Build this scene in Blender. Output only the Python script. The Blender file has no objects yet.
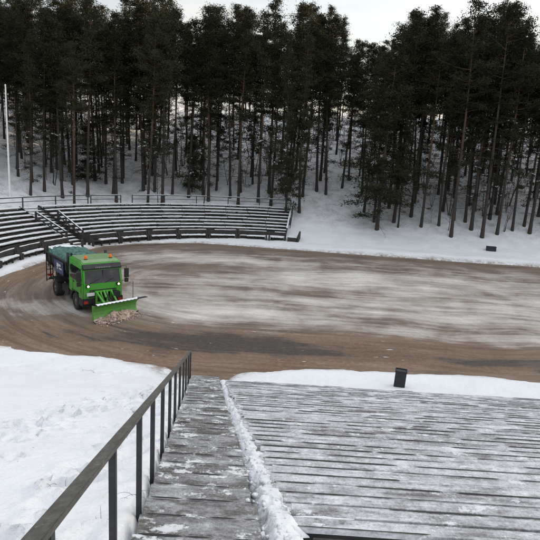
import bpy, bmesh, math, random
import numpy as np
from mathutils import Vector, Matrix, noise

random.seed(7)
RAD = math.radians
scene = bpy.context.scene
C = scene.collection

# ------------------------------------------------------------------ terrain
SL = 0.3277            # fall of the seating slope
YB = 22.12             # foot of the slope
EDGE = [(-19.5, 29.5), (-16.5, 26.3), (-12.3, 24.6), (-9.5, 24.4), (-6.6, 23.9), (-4.4, 23.2), (-3.3, 22.3), (-1.75, 22.25),
        (-1.2, 23.1), (1.6, 23.9), (6.2, 24.2), (9.4, 24.2), (12.6, 24.1), (24, 24.6), (38, 27), (46, 33), (46, 44), (38, 51),
        (25.7, 52.8), (19.2, 53.3), (12.6, 53.9), (5.8, 54.6), (-0.1, 55.2), (-7.3, 56.0), (-13.0, 53.6), (-15.6, 51.0),
        (-17.0, 47.0), (-17.7, 43.3), (-18.2, 38.4), (-19, 34)]

def edge_dist(x, y):
    """signed distance to the edge of the paved arena, positive outside"""
    d2 = np.full(x.shape, 1e9); inside = np.zeros(x.shape, bool)
    n = len(EDGE)
    for i in range(n):
        ax, ay = EDGE[i]; bx, by = EDGE[(i+1) % n]
        ex, ey = bx-ax, by-ay
        t = np.clip(((x-ax)*ex + (y-ay)*ey)/(ex*ex+ey*ey), 0, 1)
        d2 = np.minimum(d2, (x-ax-t*ex)**2 + (y-ay-t*ey)**2)
        cr = (ay > y) != (by > y)
        xi = ax + (y-ay)/(ey if ey else 1e-9)*ex
        inside ^= cr & (x < xi)
    d = np.sqrt(d2)
    return np.where(inside, -d, d)

def smooth(a, b, x):
    t = np.clip((x-a)/(b-a), 0, 1)
    return t*t*(3-2*t)

def fbm(x, y, sc, octv=3, seed=0.0):
    """cheap value noise, vectorised"""
    out = np.zeros(x.shape); amp = 1.0; tot = 0
    for o in range(octv):
        f = sc*2**o
        X = x*f + 17.3*o + seed; Y = y*f - 9.1*o + seed*1.7
        xi = np.floor(X); yi = np.floor(Y); fx = X-xi; fy = Y-yi
        fx = fx*fx*(3-2*fx); fy = fy*fy*(3-2*fy)
        def h(a, b):
            v = np.sin(a*127.1 + b*311.7)*43758.5453
            return v-np.floor(v)
        out += amp*((h(xi, yi)*(1-fx)+h(xi+1, yi)*fx)*(1-fy)+(h(xi, yi+1)*(1-fx)+h(xi+1, yi+1)*fx)*fy - .5)
        tot += amp; amp *= .5
    return out/tot

def stair_left(y): return -3.08 + (22.12-y)*0.1078
def stair_right(y): return -1.88 + (21.92-y)*0.1165
def deck_left(y): return -1.40 + (19.31-y)*0.128

GX = [0, .6, 1.5, 4, 8, 11, 14, 43, 60, 400]
GZ = [-.06, .14, .2, .28, 1.15, 2.3, 3.6, 15.6, 17.5, 21]

# tracks trodden across the snow slope on the left of the stairs
_rs = random.Random(3)
FEET = []
for k in range(330):
    t = _rs.random()
    cx = -5.6 + 2.6*t + _rs.gauss(0, .55); cy = 4.2 + 15.5*t**1.1 + _rs.gauss(0, .7)
    FEET.append((cx, cy, _rs.uniform(.07, .15), _rs.uniform(.05, .11)))
for k in range(90):
    cy = _rs.uniform(3.5, 20)
    FEET.append((stair_left(cy)-_rs.uniform(.15, 1.3), cy, _rs.uniform(.09, .17), _rs.uniform(.06, .12)))
for k in range(60):
    FEET.append((_rs.uniform(-12, -3.5), _rs.uniform(20.3, 22.3)+_rs.gauss(0, .3), _rs.uniform(.1, .2), _rs.uniform(.02, .05)))

def terrain(x, y, fine=True):
    x = np.asarray(x, float); y = np.asarray(y, float)
    s = edge_dist(x, y)
    s = s + .75*fbm(x, y, .9, 5)*smooth(0, 1, 30-y) + .35*fbm(x, y, .5, 2, 4.)
    out = s > 0
    # near side: seating slope
    zp = np.where(y > YB-1.5, np.where(y > YB+1.0, 0, (YB+1.0-y)**2/(4*1.25)*SL), (YB-.25-y)*SL)
    zp = np.clip(zp, 0, 9.5)
    near = zp + .10*smooth(0, .8, s)
    if fine:
        near = near + .045*fbm(x, y, 1.6, 3, 2.) + .02*fbm(x, y, 5.5, 2, 3.)*smooth(24, 18, y) + .10*fbm(x, y, .3, 2, 8.)*smooth(.5, 2, s)
    under = smooth(-.12, .06, x-stair_left(y))*smooth(.5, .25, x-stair_right(y))*smooth(22.3, 21.9, y)
    deckm = smooth(-.1, .15, x-(deck_left(y)-.45))*smooth(20.6, 19.8, y)
    near = near - .42*np.maximum(under, deckm)
    # far side: bank and wooded hill
    far = np.interp(s, GX, GZ)
    far = far + smooth(52, 75, x)*np.clip((x-52)*.42, 0, 9)  # out-of-view rise at right, added to block the low sun
    if fine:
        far = far + .22*fbm(x, y, .55, 3, 5.)*smooth(.2, 2, s) + 1.3*fbm(x, y, .07, 2, 1.)*smooth(12, 24, s)
        far = far + .22*np.exp(-((s-1.3)/.8)**2)*smooth(4, 11, x)
    w = smooth(27, 33, y)
    z = near*(1-w)+far*w
    return -.07+(z+.07)*smooth(0, .42, s)

def tz(x, y):
    return float(terrain(np.array([x]), np.array([y]))[0])

# ------------------------------------------------------------------ mesh helpers
class MB:
    def __init__(s): s.v = []; s.f = []; s.m = []; s.sm = []
    def add(s, vs, fs, mi=0, smooth=False):
        b = len(s.v); s.v += [tuple(v) for v in vs]
        for f in fs: s.f.append(tuple(b+i for i in f)); s.m.append(mi); s.sm.append(smooth)
    def hexa(s, p, mi=0):      # 8 points: bottom 4 ccw, top 4 ccw
        s.add(p, [(3, 2, 1, 0), (4, 5, 6, 7), (0, 1, 5, 4), (1, 2, 6, 5), (2, 3, 7, 6), (3, 0, 4, 7)], mi)
    def box(s, x0, x1, y0, y1, z0, z1, mi=0, tf=None):
        p = [(x0, y0, z0), (x1, y0, z0), (x1, y1, z0), (x0, y1, z0), (x0, y0, z1), (x1, y0, z1), (x1, y1, z1), (x0, y1, z1)]
        if tf: p = [tf @ Vector(q) for q in p]
        s.hexa(p, mi)
    def bar(s, a, b, w, h, mi=0, up=(0, 0, 1)):   # rectangular bar, w sideways, h along up
        a = Vector(a); b = Vector(b); d = (b-a).normalized(); u = Vector(up)
        r = d.cross(u)
        if r.length < 1e-4: r = d.cross(Vector((0, 1, 0)))
        r.normalize(); u = r.cross(d).normalized()
        r *= w/2; u *= h/2
        s.hexa([a-r-u, a+r-u, b+r-u, b-r-u, a-r+u, a+r+u, b+r+u, b-r+u], mi)
    def tube(s, pts, rads, n=8, mi=0, cap=True, smooth=True):
        pts = [Vector(p) for p in pts]; vs = []; fs = []
        if not hasattr(rads, '__len__'): rads = [rads]*len(pts)
        ref = Vector((.31, .87, .21))
        for i, p in enumerate(pts):
            d = (pts[min(i+1, len(pts)-1)]-pts[max(i-1, 0)]).normalized()
            a = d.cross(ref)
            if a.length < .05: a = d.cross(Vector((1, 0, 0)))
            a.normalize(); b = d.cross(a)
            for k in range(n):
                t = 2*math.pi*k/n
                vs.append(p + a*math.cos(t)*rads[i] + b*math.sin(t)*rads[i])
        for i in range(len(pts)-1):
            for k in range(n):
                fs.append((i*n+k, i*n+(k+1) % n, (i+1)*n+(k+1) % n, (i+1)*n+k))
        s.add(vs, fs, mi, smooth)
        if cap:
            s.add(vs[:n], [tuple(range(n-1, -1, -1))], mi); s.add(vs[-n:], [tuple(range(n))], mi)
    def lathe(s, prof, c, axis='z', n=24, mi=0, smooth=True):   # prof (r, h)
        vs = []; fs = []
        for (r, h) in prof:
            for k in range(n):
                t = 2*math.pi*k/n; a, b = r*math.cos(t), r*math.sin(t)
                if axis == 'z': q = (c[0]+a, c[1]+b, c[2]+h)
                elif axis == 'y': q = (c[0]+b, c[1]+h, c[2]+a)
                else: q = (c[0]+h, c[1]+a, c[2]+b)
                vs.append(q)
        for i in range(len(prof)-1):
            for k in range(n): fs.append((i*n+k, i*n+(k+1) % n, (i+1)*n+(k+1) % n, (i+1)*n+k))
        s.add(vs, fs, mi, smooth)
    def prism(s, poly, a, b, axis='y', mi=0):     # polygon extruded between a and b along an axis
        n = len(poly)
        mk = {'y': lambda p, t: (p[0], t, p[1]), 'x': lambda p, t: (t, p[0], p[1]), 'z': lambda p, t: (p[0], p[1], t)}[axis]
        vs = [mk(p, a) for p in poly]+[mk(p, b) for p in poly]
        fs = [tuple(range(n)), tuple(range(2*n-1, n-1, -1))]+[(i, i+n, (i+1) % n+n, (i+1) % n) for i in range(n)]
        s.add(vs, fs, mi)
    def build(s, name, mats, parent=None, bevel=0, loc=None, fix=True, label=None, tf=None):
        me = bpy.data.meshes.new(name)
        vs = [tuple(tf @ Vector(v)) for v in s.v] if tf else s.v
        me.from_pydata(vs, [], s.f)
        if not isinstance(mats, (list, tuple)): mats = [mats]
        for m in mats: me.materials.append(m)
        me.polygons.foreach_set('material_index', s.m)
        me.polygons.foreach_set('use_smooth', s.sm)
        if fix:
            bm = bmesh.new(); bm.from_mesh(me)
            bmesh.ops.recalc_face_normals(bm, faces=bm.faces)
            if bevel:
                es = [e for e in bm.edges if len(e.link_faces) == 2 and e.calc_face_angle(0) > .6]
                bmesh.ops.bevel(bm, geom=es, offset=bevel, segments=2, affect='EDGES', clamp_overlap=True)
            bm.to_mesh(me); bm.free()
        me.update()
        o = bpy.data.objects.new(name, me); C.objects.link(o)
        if parent: o.parent = parent
        if loc: o.location = loc
        if label: o['label'] = label
        return o

def tag(o, label, cat, group=None):
    o['label'] = label; o['category'] = cat
    if group: o['group'] = group
    return o
def kind(o, k): o['kind'] = k; return o
def empty(name, loc=(0, 0, 0), rz=0):
    o = bpy.data.objects.new(name, None); C.objects.link(o); o.location = loc; o.rotation_euler = (0, 0, rz); o.empty_display_size = .3
    return o
def copy_tree(o, parent=None):
    c = o.copy(); C.objects.link(c)
    if parent: c.parent = parent
    for ch in list(o.children): copy_tree(ch, c)
    return c

# ------------------------------------------------------------------ materials
class N:
    def __init__(s, name):
        s.mat = bpy.data.materials.new(name); s.mat.use_nodes = True
        s.t = s.mat.node_tree; s.t.nodes.clear()
        s.out = s.t.nodes.new('ShaderNodeOutputMaterial')
        s.b = s.t.nodes.new('ShaderNodeBsdfPrincipled'); s.t.links.new(s.b.outputs[0], s.out.inputs[0])
        s.b.inputs['Roughness'].default_value = .8; s.b.inputs['Specular IOR Level'].default_value = .3
    def n(s, typ, **kw):
        x = s.t.nodes.new(typ)
        for k, v in kw.items(): setattr(x, k, v)
        return x
    def put(s, sock, v):
        if hasattr(v, 'is_output') or isinstance(v, bpy.types.NodeSocket): s.t.links.new(v, sock)
        else:
            if hasattr(sock.default_value, '__len__') and hasattr(v, '__len__') and len(v) == 3 and len(sock.default_value) == 4: v = (*v, 1)
            sock.default_value = v
    def coord(s, which='Object', scale=(1, 1, 1), rot=(0, 0, 0)):
        tc = s.n('ShaderNodeTexCoord'); mp = s.n('ShaderNodeMapping')
        s.t.links.new(tc.outputs[which], mp.inputs[0]); mp.inputs['Scale'].default_value = scale; mp.inputs['Rotation'].default_value = rot
        return mp.outputs[0]
    def mapped(s, vec, scale, rot=(0, 0, 0)):
        mp = s.n('ShaderNodeMapping'); s.t.links.new(vec, mp.inputs[0]); mp.inputs['Scale'].default_value = scale; mp.inputs['Rotation'].default_value = rot
        return mp.outputs[0]
    def noise(s, vec, scale, detail=4, rough=.55, dist=0):
        x = s.n('ShaderNodeTexNoise'); s.put(x.inputs['Vector'], vec); x.inputs['Scale'].default_value = scale
        x.inputs['Detail'].default_value = detail; x.inputs['Roughness'].default_value = rough; x.inputs['Distortion'].default_value = dist
        return x.outputs['Fac']
    def ramp(s, fac, stops):
        x = s.n('ShaderNodeValToRGB'); s.put(x.inputs[0], fac); r = x.color_ramp
        while len(r.elements) < len(stops): r.elements.new(.5)
        for e, (p, c) in zip(r.elements, stops):
            e.position = p; e.color = (c, c, c, 1) if not hasattr(c, '__len__') else (*c, 1)
        return x.outputs[0]
    def mix(s, fac, a, b, mode='MIX'):
        x = s.n('ShaderNodeMix', data_type='RGBA', blend_type=mode)
        s.put(x.inputs[0], fac); s.put(x.inputs[6], a); s.put(x.inputs[7], b)
        return x.outputs[2]
    def math(s, op, a, b=0.0, clamp=False):
        x = s.n('ShaderNodeMath', operation=op, use_clamp=clamp); s.put(x.inputs[0], a); s.put(x.inputs[1], b)
        return x.outputs[0]
    def attr(s, name):
        return s.n('ShaderNodeAttribute', attribute_name=name).outputs['Fac']
    def bump(s, h, strength=.5, dist=.02):
        x = s.n('ShaderNodeBump'); s.put(x.inputs['Height'], h); x.inputs['Strength'].default_value = strength; x.inputs['Distance'].default_value = dist
        s.t.links.new(x.outputs[0], s.b.inputs['Normal'])
    def col(s, v): s.put(s.b.inputs['Base Color'], v); return s
    def rough(s, v): s.put(s.b.inputs['Roughness'], v); return s

def simple(name, c, rough=.6, var=.25, scale=6, metal=0, spec=.4, bump=0):
    n = N(name); co = n.coord()
    f = n.noise(co, scale, 5)
    dark = tuple(x*(1-var) for x in c); lite = tuple(min(1, x*(1+var)) for x in c)
    n.col(n.ramp(f, [(.3, dark), (.7, lite)])); n.rough(rough)
    n.b.inputs['Metallic'].default_value = metal; n.b.inputs['Specular IOR Level'].default_value = spec
    if bump: n.bump(f, .4, bump)
    return n.mat

M = {}
def mk_snow(name, tint=(.80, .82, .85), dirty=False):
    n = N(name); co = n.coord()
    big = n.noise(co, .8, 4); fine = n.noise(co, 14, 5, .65); mid = n.noise(co, 4, 4)
    c = n.ramp(big, [(.3, tuple(x*.93 for x in tint)), (.7, tint)])
    if dirty:
        d = n.attr('dirt')
        k = n.math('MULTIPLY', d, n.ramp(n.noise(co, 1.6, 8, .78), [(.38, 0), (.6, 1.6)]), True)
        c = n.mix(k, c, n.ramp(n.noise(co, 5, 4), [(.3, (.12, .085, .06)), (.7, (.34, .27, .21))]))
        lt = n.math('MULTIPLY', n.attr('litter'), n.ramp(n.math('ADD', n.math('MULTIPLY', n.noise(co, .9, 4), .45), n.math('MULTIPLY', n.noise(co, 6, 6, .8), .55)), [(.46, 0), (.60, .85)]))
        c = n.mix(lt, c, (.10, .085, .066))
        sp = n.ramp(n.noise(co, 9, 2, .4), [(.76, 0), (.79, 1)])
        sp = n.math('MULTIPLY', sp, n.ramp(n.noise(co, .7, 2), [(.5, 0), (.62, .85)]))
        c = n.mix(sp, c, (.13, .11, .09))
    n.col(c); n.rough(.75)
    n.bump(n.math('ADD', n.math('MULTIPLY', mid, .8), n.math('MULTIPLY', fine, .35)), .75, .10)
    return n.mat
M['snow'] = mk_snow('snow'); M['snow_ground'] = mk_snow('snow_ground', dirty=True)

def mk_plank(name, bare=(.10, .09, .082), cover=(.52, .53, .55), lo=.40, hi=.60, brush=.55, speck=.5, stripe=.0):
    n = N(name); co = n.coord(); oi = n.n('ShaderNodeObjectInfo').outputs['Random']
    grain = n.noise(n.mapped(co, (1.3, 22, 22)), 3, 5, .6)
    wood = n.mix(grain, tuple(x*.6 for x in bare), tuple(x*1.9 for x in bare))
    patch = n.noise(n.mapped(co, (.7, 1.8, 1.8)), 1.8, 7, .72, .5)
    br = n.noise(n.mapped(co, (3.6, 16, 5), (0, 0, brush)), 1.5, 5, .7)
    gr = n.noise(co, 26, 4, .75)
    f = n.math('ADD', n.math('MULTIPLY', patch, .58), n.math('ADD', n.math('MULTIPLY', br, .22), n.math('MULTIPLY', gr, .20)))
    lines = n.noise(n.mapped(co, (.28, 7.5, 1.5)), 1.3, 4, .6, .2)
    f = n.math('ADD', f, n.math('MULTIPLY', n.math('SUBTRACT', lines, .5), stripe))
    f = n.math('ADD', f, n.math('MULTIPLY', n.math('SUBTRACT', oi, .5), .05))
    mask = n.ramp(f, [(lo, 0), ((lo+hi)/2, .55), (hi, 1)])
    cov = n.ramp(n.math('ADD', n.math('MULTIPLY', n.noise(co, 2.6, 6, .72), .7), n.math('MULTIPLY', gr, .3)), [(.36, tuple(x*.62 for x in cover)), (.64, tuple(min(.84, x*1.45) for x in cover))])
    c = n.mix(mask, wood, cov)
    blob = n.ramp(n.math('ADD', n.math('MULTIPLY', n.noise(n.mapped(co, (1, 1.7, 1)), 2.1, 7, .7), .8), n.math('MULTIPLY', gr, .2)), [(.585-.06*speck, 0), (.63-.06*speck, 1)])
    n.col(n.mix(n.math('MULTIPLY', blob, .9), c, (.78, .79, .81))); n.rough(.8)
    n.bump(n.math('ADD', n.math('MULTIPLY', grain, .3), n.math('ADD', mask, n.math('ADD', n.math('MULTIPLY', blob, 1.2), n.math('MULTIPLY', gr, .6)))), .6, .014)
    return n.mat
M['deck'] = mk_plank('snowy_plank', bare=(.115, .11, .11), cover=(.52, .525, .55), lo=.36, hi=.54, speck=.5, stripe=.42)
M['tread'] = mk_plank('trodden_plank', bare=(.085, .08, .074), cover=(.38, .385, .40), lo=.42, hi=.60, brush=1.25, speck=.8, stripe=.15)
M['wood_and_shade'] = simple('dark_wood_and_shade', (.016, .015, .014), .6, .4, 8)  # near-black wood, also used to paint shade on plank edges and in gaps
M['darkwood'] = simple('weathered_wood', (.036, .032, .029), .75, .45, 3)
M['concrete'] = simple('grey_concrete', (.16, .155, .15), .9, .3, 2)
n = N('painted_rail'); co = n.coord()
g1 = n.noise(n.mapped(co, (9, 1.2, 9)), 3, 6, .7); g2 = n.noise(co, 38, 4, .8); g3 = n.noise(co, 2.2, 5, .7)
c = n.ramp(g1, [(.3, (.05, .048, .043)), (.7, (.115, .110, .098))])
c = n.mix(n.ramp(n.math('ADD', n.math('MULTIPLY', g2, .6), n.math('MULTIPLY', g3, .4)), [(.54, 0), (.64, .4)]), c, (.36, .36, .36))
c = n.mix(n.ramp(n.math('ADD', n.math('MULTIPLY', g2, .5), n.math('MULTIPLY', g1, .5)), [(.62, 0), (.68, .6)]), c, (.08, .045, .03))
n.col(c); n.rough(n.ramp(g2, [(.3, .4), (.7, .75)])); n.bump(g2, .4, .004); M['rail'] = n.mat
M['post'] = simple('dark_post', (.035, .036, .038), .5, .3, 6)
M['steel'] = simple('grey_steel', (.06, .06, .06), .5, .25, 6)
M['white'] = simple('white_paint', (.78, .78, .78), .5, .1, 3)
M['bin'] = simple('dark_bin', (.022, .022, .027), .55, .3, 5)

def mk_arena():
    n = N('arena_surface')
    uv = n.n('ShaderNodeAttribute', attribute_name='flow').outputs['Vector']; co = n.coord()
    pol_ = n.attr('polar')
    nd = n.n('ShaderNodeTexNoise'); n.put(nd.inputs['Vector'], co); nd.inputs['Scale'].default_value = .12; nd.inputs['Detail'].default_value = 2
    vm = n.n('ShaderNodeVectorMath', operation='MULTIPLY_ADD'); n.put(vm.inputs[0], nd.outputs['Color']); n.put(vm.inputs[1], (3.0, 3.0, 0)); n.put(vm.inputs[2], co)
    st_ = vm.outputs[0]
    def streak(a, d, r, k):
        p = n.noise(n.mapped(uv, a), 1.0, d, r, k); q = n.noise(n.mapped(st_, (a[0]*1.3, a[1]*.9, 1), (0, 0, .05)), 1.0, d, r, k)
        return n.mix(pol_, q, p)
    s1 = streak((.05, .55, .25), 7, .68, .5); s2 = streak((.15, 2.2, .7), 6, .64, .5); tr = streak((.02, 2.2, .3), 3, .55, .1)
    pa = n.noise(co, .33, 6, .65, .3); fine = n.noise(co, 5, 6, .7)
    snow = n.attr('snow'); dirt = n.attr('dirt'); wet = n.attr('wet')
    asph = n.ramp(fine, [(.3, (.028, .022, .018)), (.7, (.085, .066, .05))])
    slush = n.ramp(n.math('ADD', n.math('MULTIPLY', s2, .6), n.math('MULTIPLY', pa, .4)),
                   [(.32, (.085, .068, .054)), (.5, (.19, .15, .12)), (.66, (.34, .29, .245))])
    white = n.ramp(n.math('ADD', n.math('MULTIPLY', fine, .5), n.math('MULTIPLY', s2, .5)), [(.32, (.43, .40, .365)), (.64, (.68, .655, .62))])
    rust = n.ramp(n.math('ADD', n.math('MULTIPLY', fine, .25), n.math('ADD', n.math('MULTIPLY', s1, .4), n.math('MULTIPLY', s2, .35))), [(.36, (.055, .038, .028)), (.5, (.17, .11, .072)), (.62, (.33, .245, .18))])
    base = n.mix(n.math('MULTIPLY', n.ramp(dirt, [(0, 0), (1, 1)]), n.ramp(pa, [(.25, .55), (.6, 1)])), slush, rust)
    w = n.math('ADD', wet, n.math('MULTIPLY', n.math('SUBTRACT', s1, .5), 2.0))
    w = n.math('ADD', w, n.math('MULTIPLY', n.math('SUBTRACT', s2, .52), 2.2))
    w = n.math('ADD', w, n.math('MULTIPLY', n.math('SUBTRACT', pa, .5), 1.2))
    wm = n.ramp(w, [(.36, 0), (.74, 1)])
    base = n.mix(wm, base, asph)
    f = n.math('ADD', snow, n.math('MULTIPLY', n.math('SUBTRACT', s1, .5), 1.7))
    f = n.math('ADD', f, n.math('MULTIPLY', n.math('SUBTRACT', s2, .5), .55))
    f = n.math('ADD', f, n.math('MULTIPLY', n.math('SUBTRACT', pa, .5), 1.5))
    sm = n.ramp(f, [(.16, 0), (.50, .42), (1.0, 1)])
    base = n.mix(sm, base, white)
    # scattered snow crumbs
    cr = n.ramp(n.noise(n.mapped(uv, (.8, 1.6, 1)), 2.2, 2, .4), [(.73, 0), (.76, .8)])
    base = n.mix(n.math('MULTIPLY', cr, n.ramp(pa, [(.4, 0), (.6, 1)])), base, (.6, .6, .61))
    n.col(base)
    n.rough(n.mix(wm, (.8, .8, .8), (.6, .6, .6)))
    n.b.inputs['Specular IOR Level'].default_value = .35
    n.bump(n.math('ADD', n.math('MULTIPLY', sm, .5), n.math('ADD', n.math('MULTIPLY', fine, .3), n.math('MULTIPLY', s2, .7))), .8, .06)
    return n.mat
M['arena'] = mk_arena()

def mk_bark():
    n = N('pine_bark'); co = n.coord(); sep = n.n('ShaderNodeSeparateXYZ'); n.t.links.new(co, sep.inputs[0])
    oi = n.n('ShaderNodeObjectInfo').outputs['Random']
    f = n.noise(n.mapped(co, (6, 6, 1.4)), 2, 5, .65)
    lo = n.mix(f, (.022, .019, .017), (.075, .06, .05)); hi = n.mix(f, (.075, .04, .022), (.22, .125, .065))
    k = n.ramp(n.math('MULTIPLY', sep.outputs[2], .055), [(.22, 0), (.75, 1)])
    k = n.math('MULTIPLY', k, n.ramp(oi, [(.2, .25), (.9, 1)]))
    n.col(n.mix(k, lo, hi)); n.bump(f, .7, .03)
    return n.mat
M['bark'] = mk_bark()
def mk_needles(name, a, b):
    n = N(name); co = n.coord(); oi = n.n('ShaderNodeObjectInfo').outputs['Random']
    f = n.noise(co, .9, 3); g = n.math('ADD', n.math('MULTIPLY', f, .7), n.math('MULTIPLY', oi, .3))
    n.col(n.ramp(g, [(.3, a), (.7, b)])); n.rough(.9); n.b.inputs['Specular IOR Level'].default_value = .1
    return n.mat
M['needles'] = mk_needles('pine_needles', (.016, .020, .011), (.044, .046, .024))
M['twig'] = simple('bare_twig', (.05, .042, .036), .9, .35, 3)
M['grass'] = simple('dry_grass', (.13, .10, .065), .9, .35, 3)

# ------------------------------------------------------------------ setting
def axis(segs):
    out = []
    for a, b, d in segs:
        n = max(1, int(round((b-a)/d))); out += [a+(b-a)*i/n for i in range(n)]
    return np.array(out+[segs[-1][1]])

def grid_mesh(name, xs, ys, zf, mat):
    X, Y = np.meshgrid(xs, ys); Z = zf(X, Y)
    nx, ny = len(xs), len(ys)
    co = np.stack([X, Y, Z], -1).reshape(-1, 3)
    i = np.arange(nx*ny).reshape(ny, nx)
    q = np.stack([i[:-1, :-1], i[:-1, 1:], i[1:, 1:], i[1:, :-1]], -1).reshape(-1, 4)
    me = bpy.data.meshes.new(name)
    me.vertices.add(len(co)); me.vertices.foreach_set('co', co.ravel())
    me.loops.add(q.size); me.loops.foreach_set('vertex_index', q.ravel().astype(np.int32))
    me.polygons.add(len(q)); me.polygons.foreach_set('loop_start', np.arange(0, q.size, 4, dtype=np.int32))
    me.polygons.foreach_set('use_smooth', np.ones(len(q), bool))
    me.update(calc_edges=True); me.validate()
    me.materials.append(mat)
    o = bpy.data.objects.new(name, me); C.objects.link(o)
    return o, X, Y, co, q

def ground_z(X, Y):
    Z = terrain(X, Y)
    for fx, fy, r, d in FEET:
        i0, i1 = np.searchsorted(gy, (fy-.7, fy+.7)); j0, j1 = np.searchsorted(gx, (fx-.6, fx+.6))
        xx = X[i0:i1, j0:j1]-fx; yy = (Y[i0:i1, j0:j1]-fy)*.7
        rr = np.sqrt(xx*xx+yy*yy)/r
        Z[i0:i1, j0:j1] += -d*np.exp(-rr**4) + .45*d*np.exp(-((rr-1.35)/.35)**2)
    return Z
gx = axis([(-420, -120, 30), (-120, -50, 5), (-50, -28, 1.2), (-28, -14, .4), (-14, -6.5, .16), (-6.5, .8, .09), (.8, 26, .35), (26, 60, .8), (60, 130, 4), (130, 420, 30)])
gy = axis([(-60, -4, 4), (-4, 2.5, .5), (2.5, 13, .09), (13, 26, .14), (26, 52, .4), (52, 66, .3), (66, 105, .7), (105, 150, 5), (150, 460, 30)])
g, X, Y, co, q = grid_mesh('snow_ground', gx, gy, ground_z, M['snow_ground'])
kind(g, 'structure')
s = edge_dist(X, Y)
near = smooth(30, 27, Y)
ox = np.exp(-((X+3.0)/2.6)**2)*near
d = np.clip(1-(s-.1)/(.55+1.2*ox), 0, 1)*(.55+.45*ox)
d = np.where(Y > 40, np.clip(1-s/.9, 0, 1)*.8, d)
at = g.data.attributes.new('dirt', 'FLOAT', 'POINT'); at.data.foreach_set('value', d.ravel().astype(np.float32))

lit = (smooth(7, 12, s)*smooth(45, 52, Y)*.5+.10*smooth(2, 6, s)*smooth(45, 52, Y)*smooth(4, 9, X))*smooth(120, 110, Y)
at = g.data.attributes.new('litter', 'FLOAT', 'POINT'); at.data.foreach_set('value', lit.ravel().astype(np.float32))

ax_ = axis([(-20.5, 14, .25), (14, 47, .5)]); ay_ = axis([(21, 57, .22)])
def arena_z(X, Y): return .022*fbm(X, Y, .5, 3, 3.)
a, X, Y, co, q = grid_mesh('arena_pavement', ax_, ay_, arena_z, M['arena']); kind(a, 'structure')
s = edge_dist(X, Y)
# trim to the outline (a little under the snow)
keep = (s < .75).reshape(-1)
bm = bmesh.new(); bm.from_mesh(a.data); bm.verts.ensure_lookup_table()
# course of the traffic: round the left end, then straight to the right
cxr = -2.0
lft = X < cxr
ang = np.arctan2(np.abs(Y-39), -(X-cxr)+1e-6)          # 0 due left, pi/2 straight up or down
V = np.where(lft, np.hypot(X-cxr, Y-39), np.abs(Y-39))
U = np.where(lft, -(math.pi/2-ang)*12.7, X-cxr)
W3 = (Y-39)*.22
def blob(x, y, rx, ry, a, p=2): return a*np.exp(-(((X-x)/rx)**2)**(p/2)-(((Y-y)/ry)**2)**(p/2))
snow = .20+blob(-13.6, 30.6, 3.2, 2.6, .45)+blob(-4, 31.8, 6.5, 2.6, .6)+blob(-6, 48.5, 8, 2.2, .5)+blob(5, 43, 7, 3.2, .55)+blob(-3, 40, 6, 2.5, .22)
snow += blob(10, 35, 12, 3.4, .42)+blob(15, 44, 9, 3.5, .3)+blob(14, 29.5, 7, 1.8, .28)+blob(22, 38, 9, 4, .3)
snow -= blob(-2, 26.3, 30, 2.0, .75, 3)+np.exp(-((s+.9)/1.2)**2)*.55+blob(-15.5, 40, 2.4, 8, .5)+blob(-9, 28.6, 5, 1.7, .45)+blob(-5, 44, 4, 1.2, .35)
dirt = .1+blob(4, 27, 16, 2.6, 1.0)+blob(-3, 23.5, 6, 1.4, .9)+np.exp(-((s+.8)/1.0)**2)*.6+blob(-13, 27, 5, 2.5, .55)+blob(-15.5, 40, 3, 9, .55)
wet = .16+blob(-3.0, 26.5, 6.0, 1.5, .85)+blob(6, 26.0, 9, .8, .3)+blob(-8, 33, 7, 4, .12)+blob(13, 25.8, 3.6, .9, .6)+np.exp(-((s+1.0)/1.0)**2)*.18*smooth(40, 50, Y)+blob(-11, 27.4, 5, 1.4, .2)+blob(-6, 51.5, 8, 1.2, .22)+blob(4, 37, 2, .5, .3)
polar = smooth(5, 10, V)*smooth(8, -2, X)
for nm, arr in (('polar', polar), ('snow', snow), ('dirt', np.clip(dirt, 0, 1)), ('wet', wet)):
    lay = bm.verts.layers.float.new(nm); fl = arr.reshape(-1)
    for v in bm.verts: v[lay] = float(fl[v.index])
fl_ = bm.verts.layers.float_vector.new('flow'); Uf, Vf, Wf = U.reshape(-1), V.reshape(-1), W3.reshape(-1)
for v in bm.verts: v[fl_] = (Uf[v.index], Vf[v.index], Wf[v.index])
bm.verts.ensure_lookup_table(); kill = [v for v in bm.verts if not keep[v.index]]
bmesh.ops.delete(bm, geom=kill, context='VERTS')
bm.to_mesh(a.data); bm.free()

# ------------------------------------------------------------------ stairs, railing and seating terrace
R_ = random.Random(11)
def noisy_strip(mb, x0, x1, y, w, z, h, mi, ny=4, step=.09, rnd=R_):
    """a lumpy ribbon of packed snow lying along x"""
    n = max(2, int((x1-x0)/step)); vs = []; fs = []
    for i in range(n+1):
        x = x0+(x1-x0)*i/n; e = min(1, i/2, (n-i)/2)
        ww = w*(.6+.8*rnd.random())*(.35+.65*e); hh = h*(.5+rnd.random())*e
        off = rnd.gauss(0, w*.12)
        for k in range(ny+1):
            t = k/ny*2-1
            vs.append((x, y+off+ww*t*.5, z+hh*(1-t*t)-.012*abs(t)))
    for i in range(n):
        for k in range(ny):
            b = i*(ny+1)+k; fs.append((b, b+ny+1, b+ny+2, b+1))
    mb.add(vs, fs, mi, True)

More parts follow.
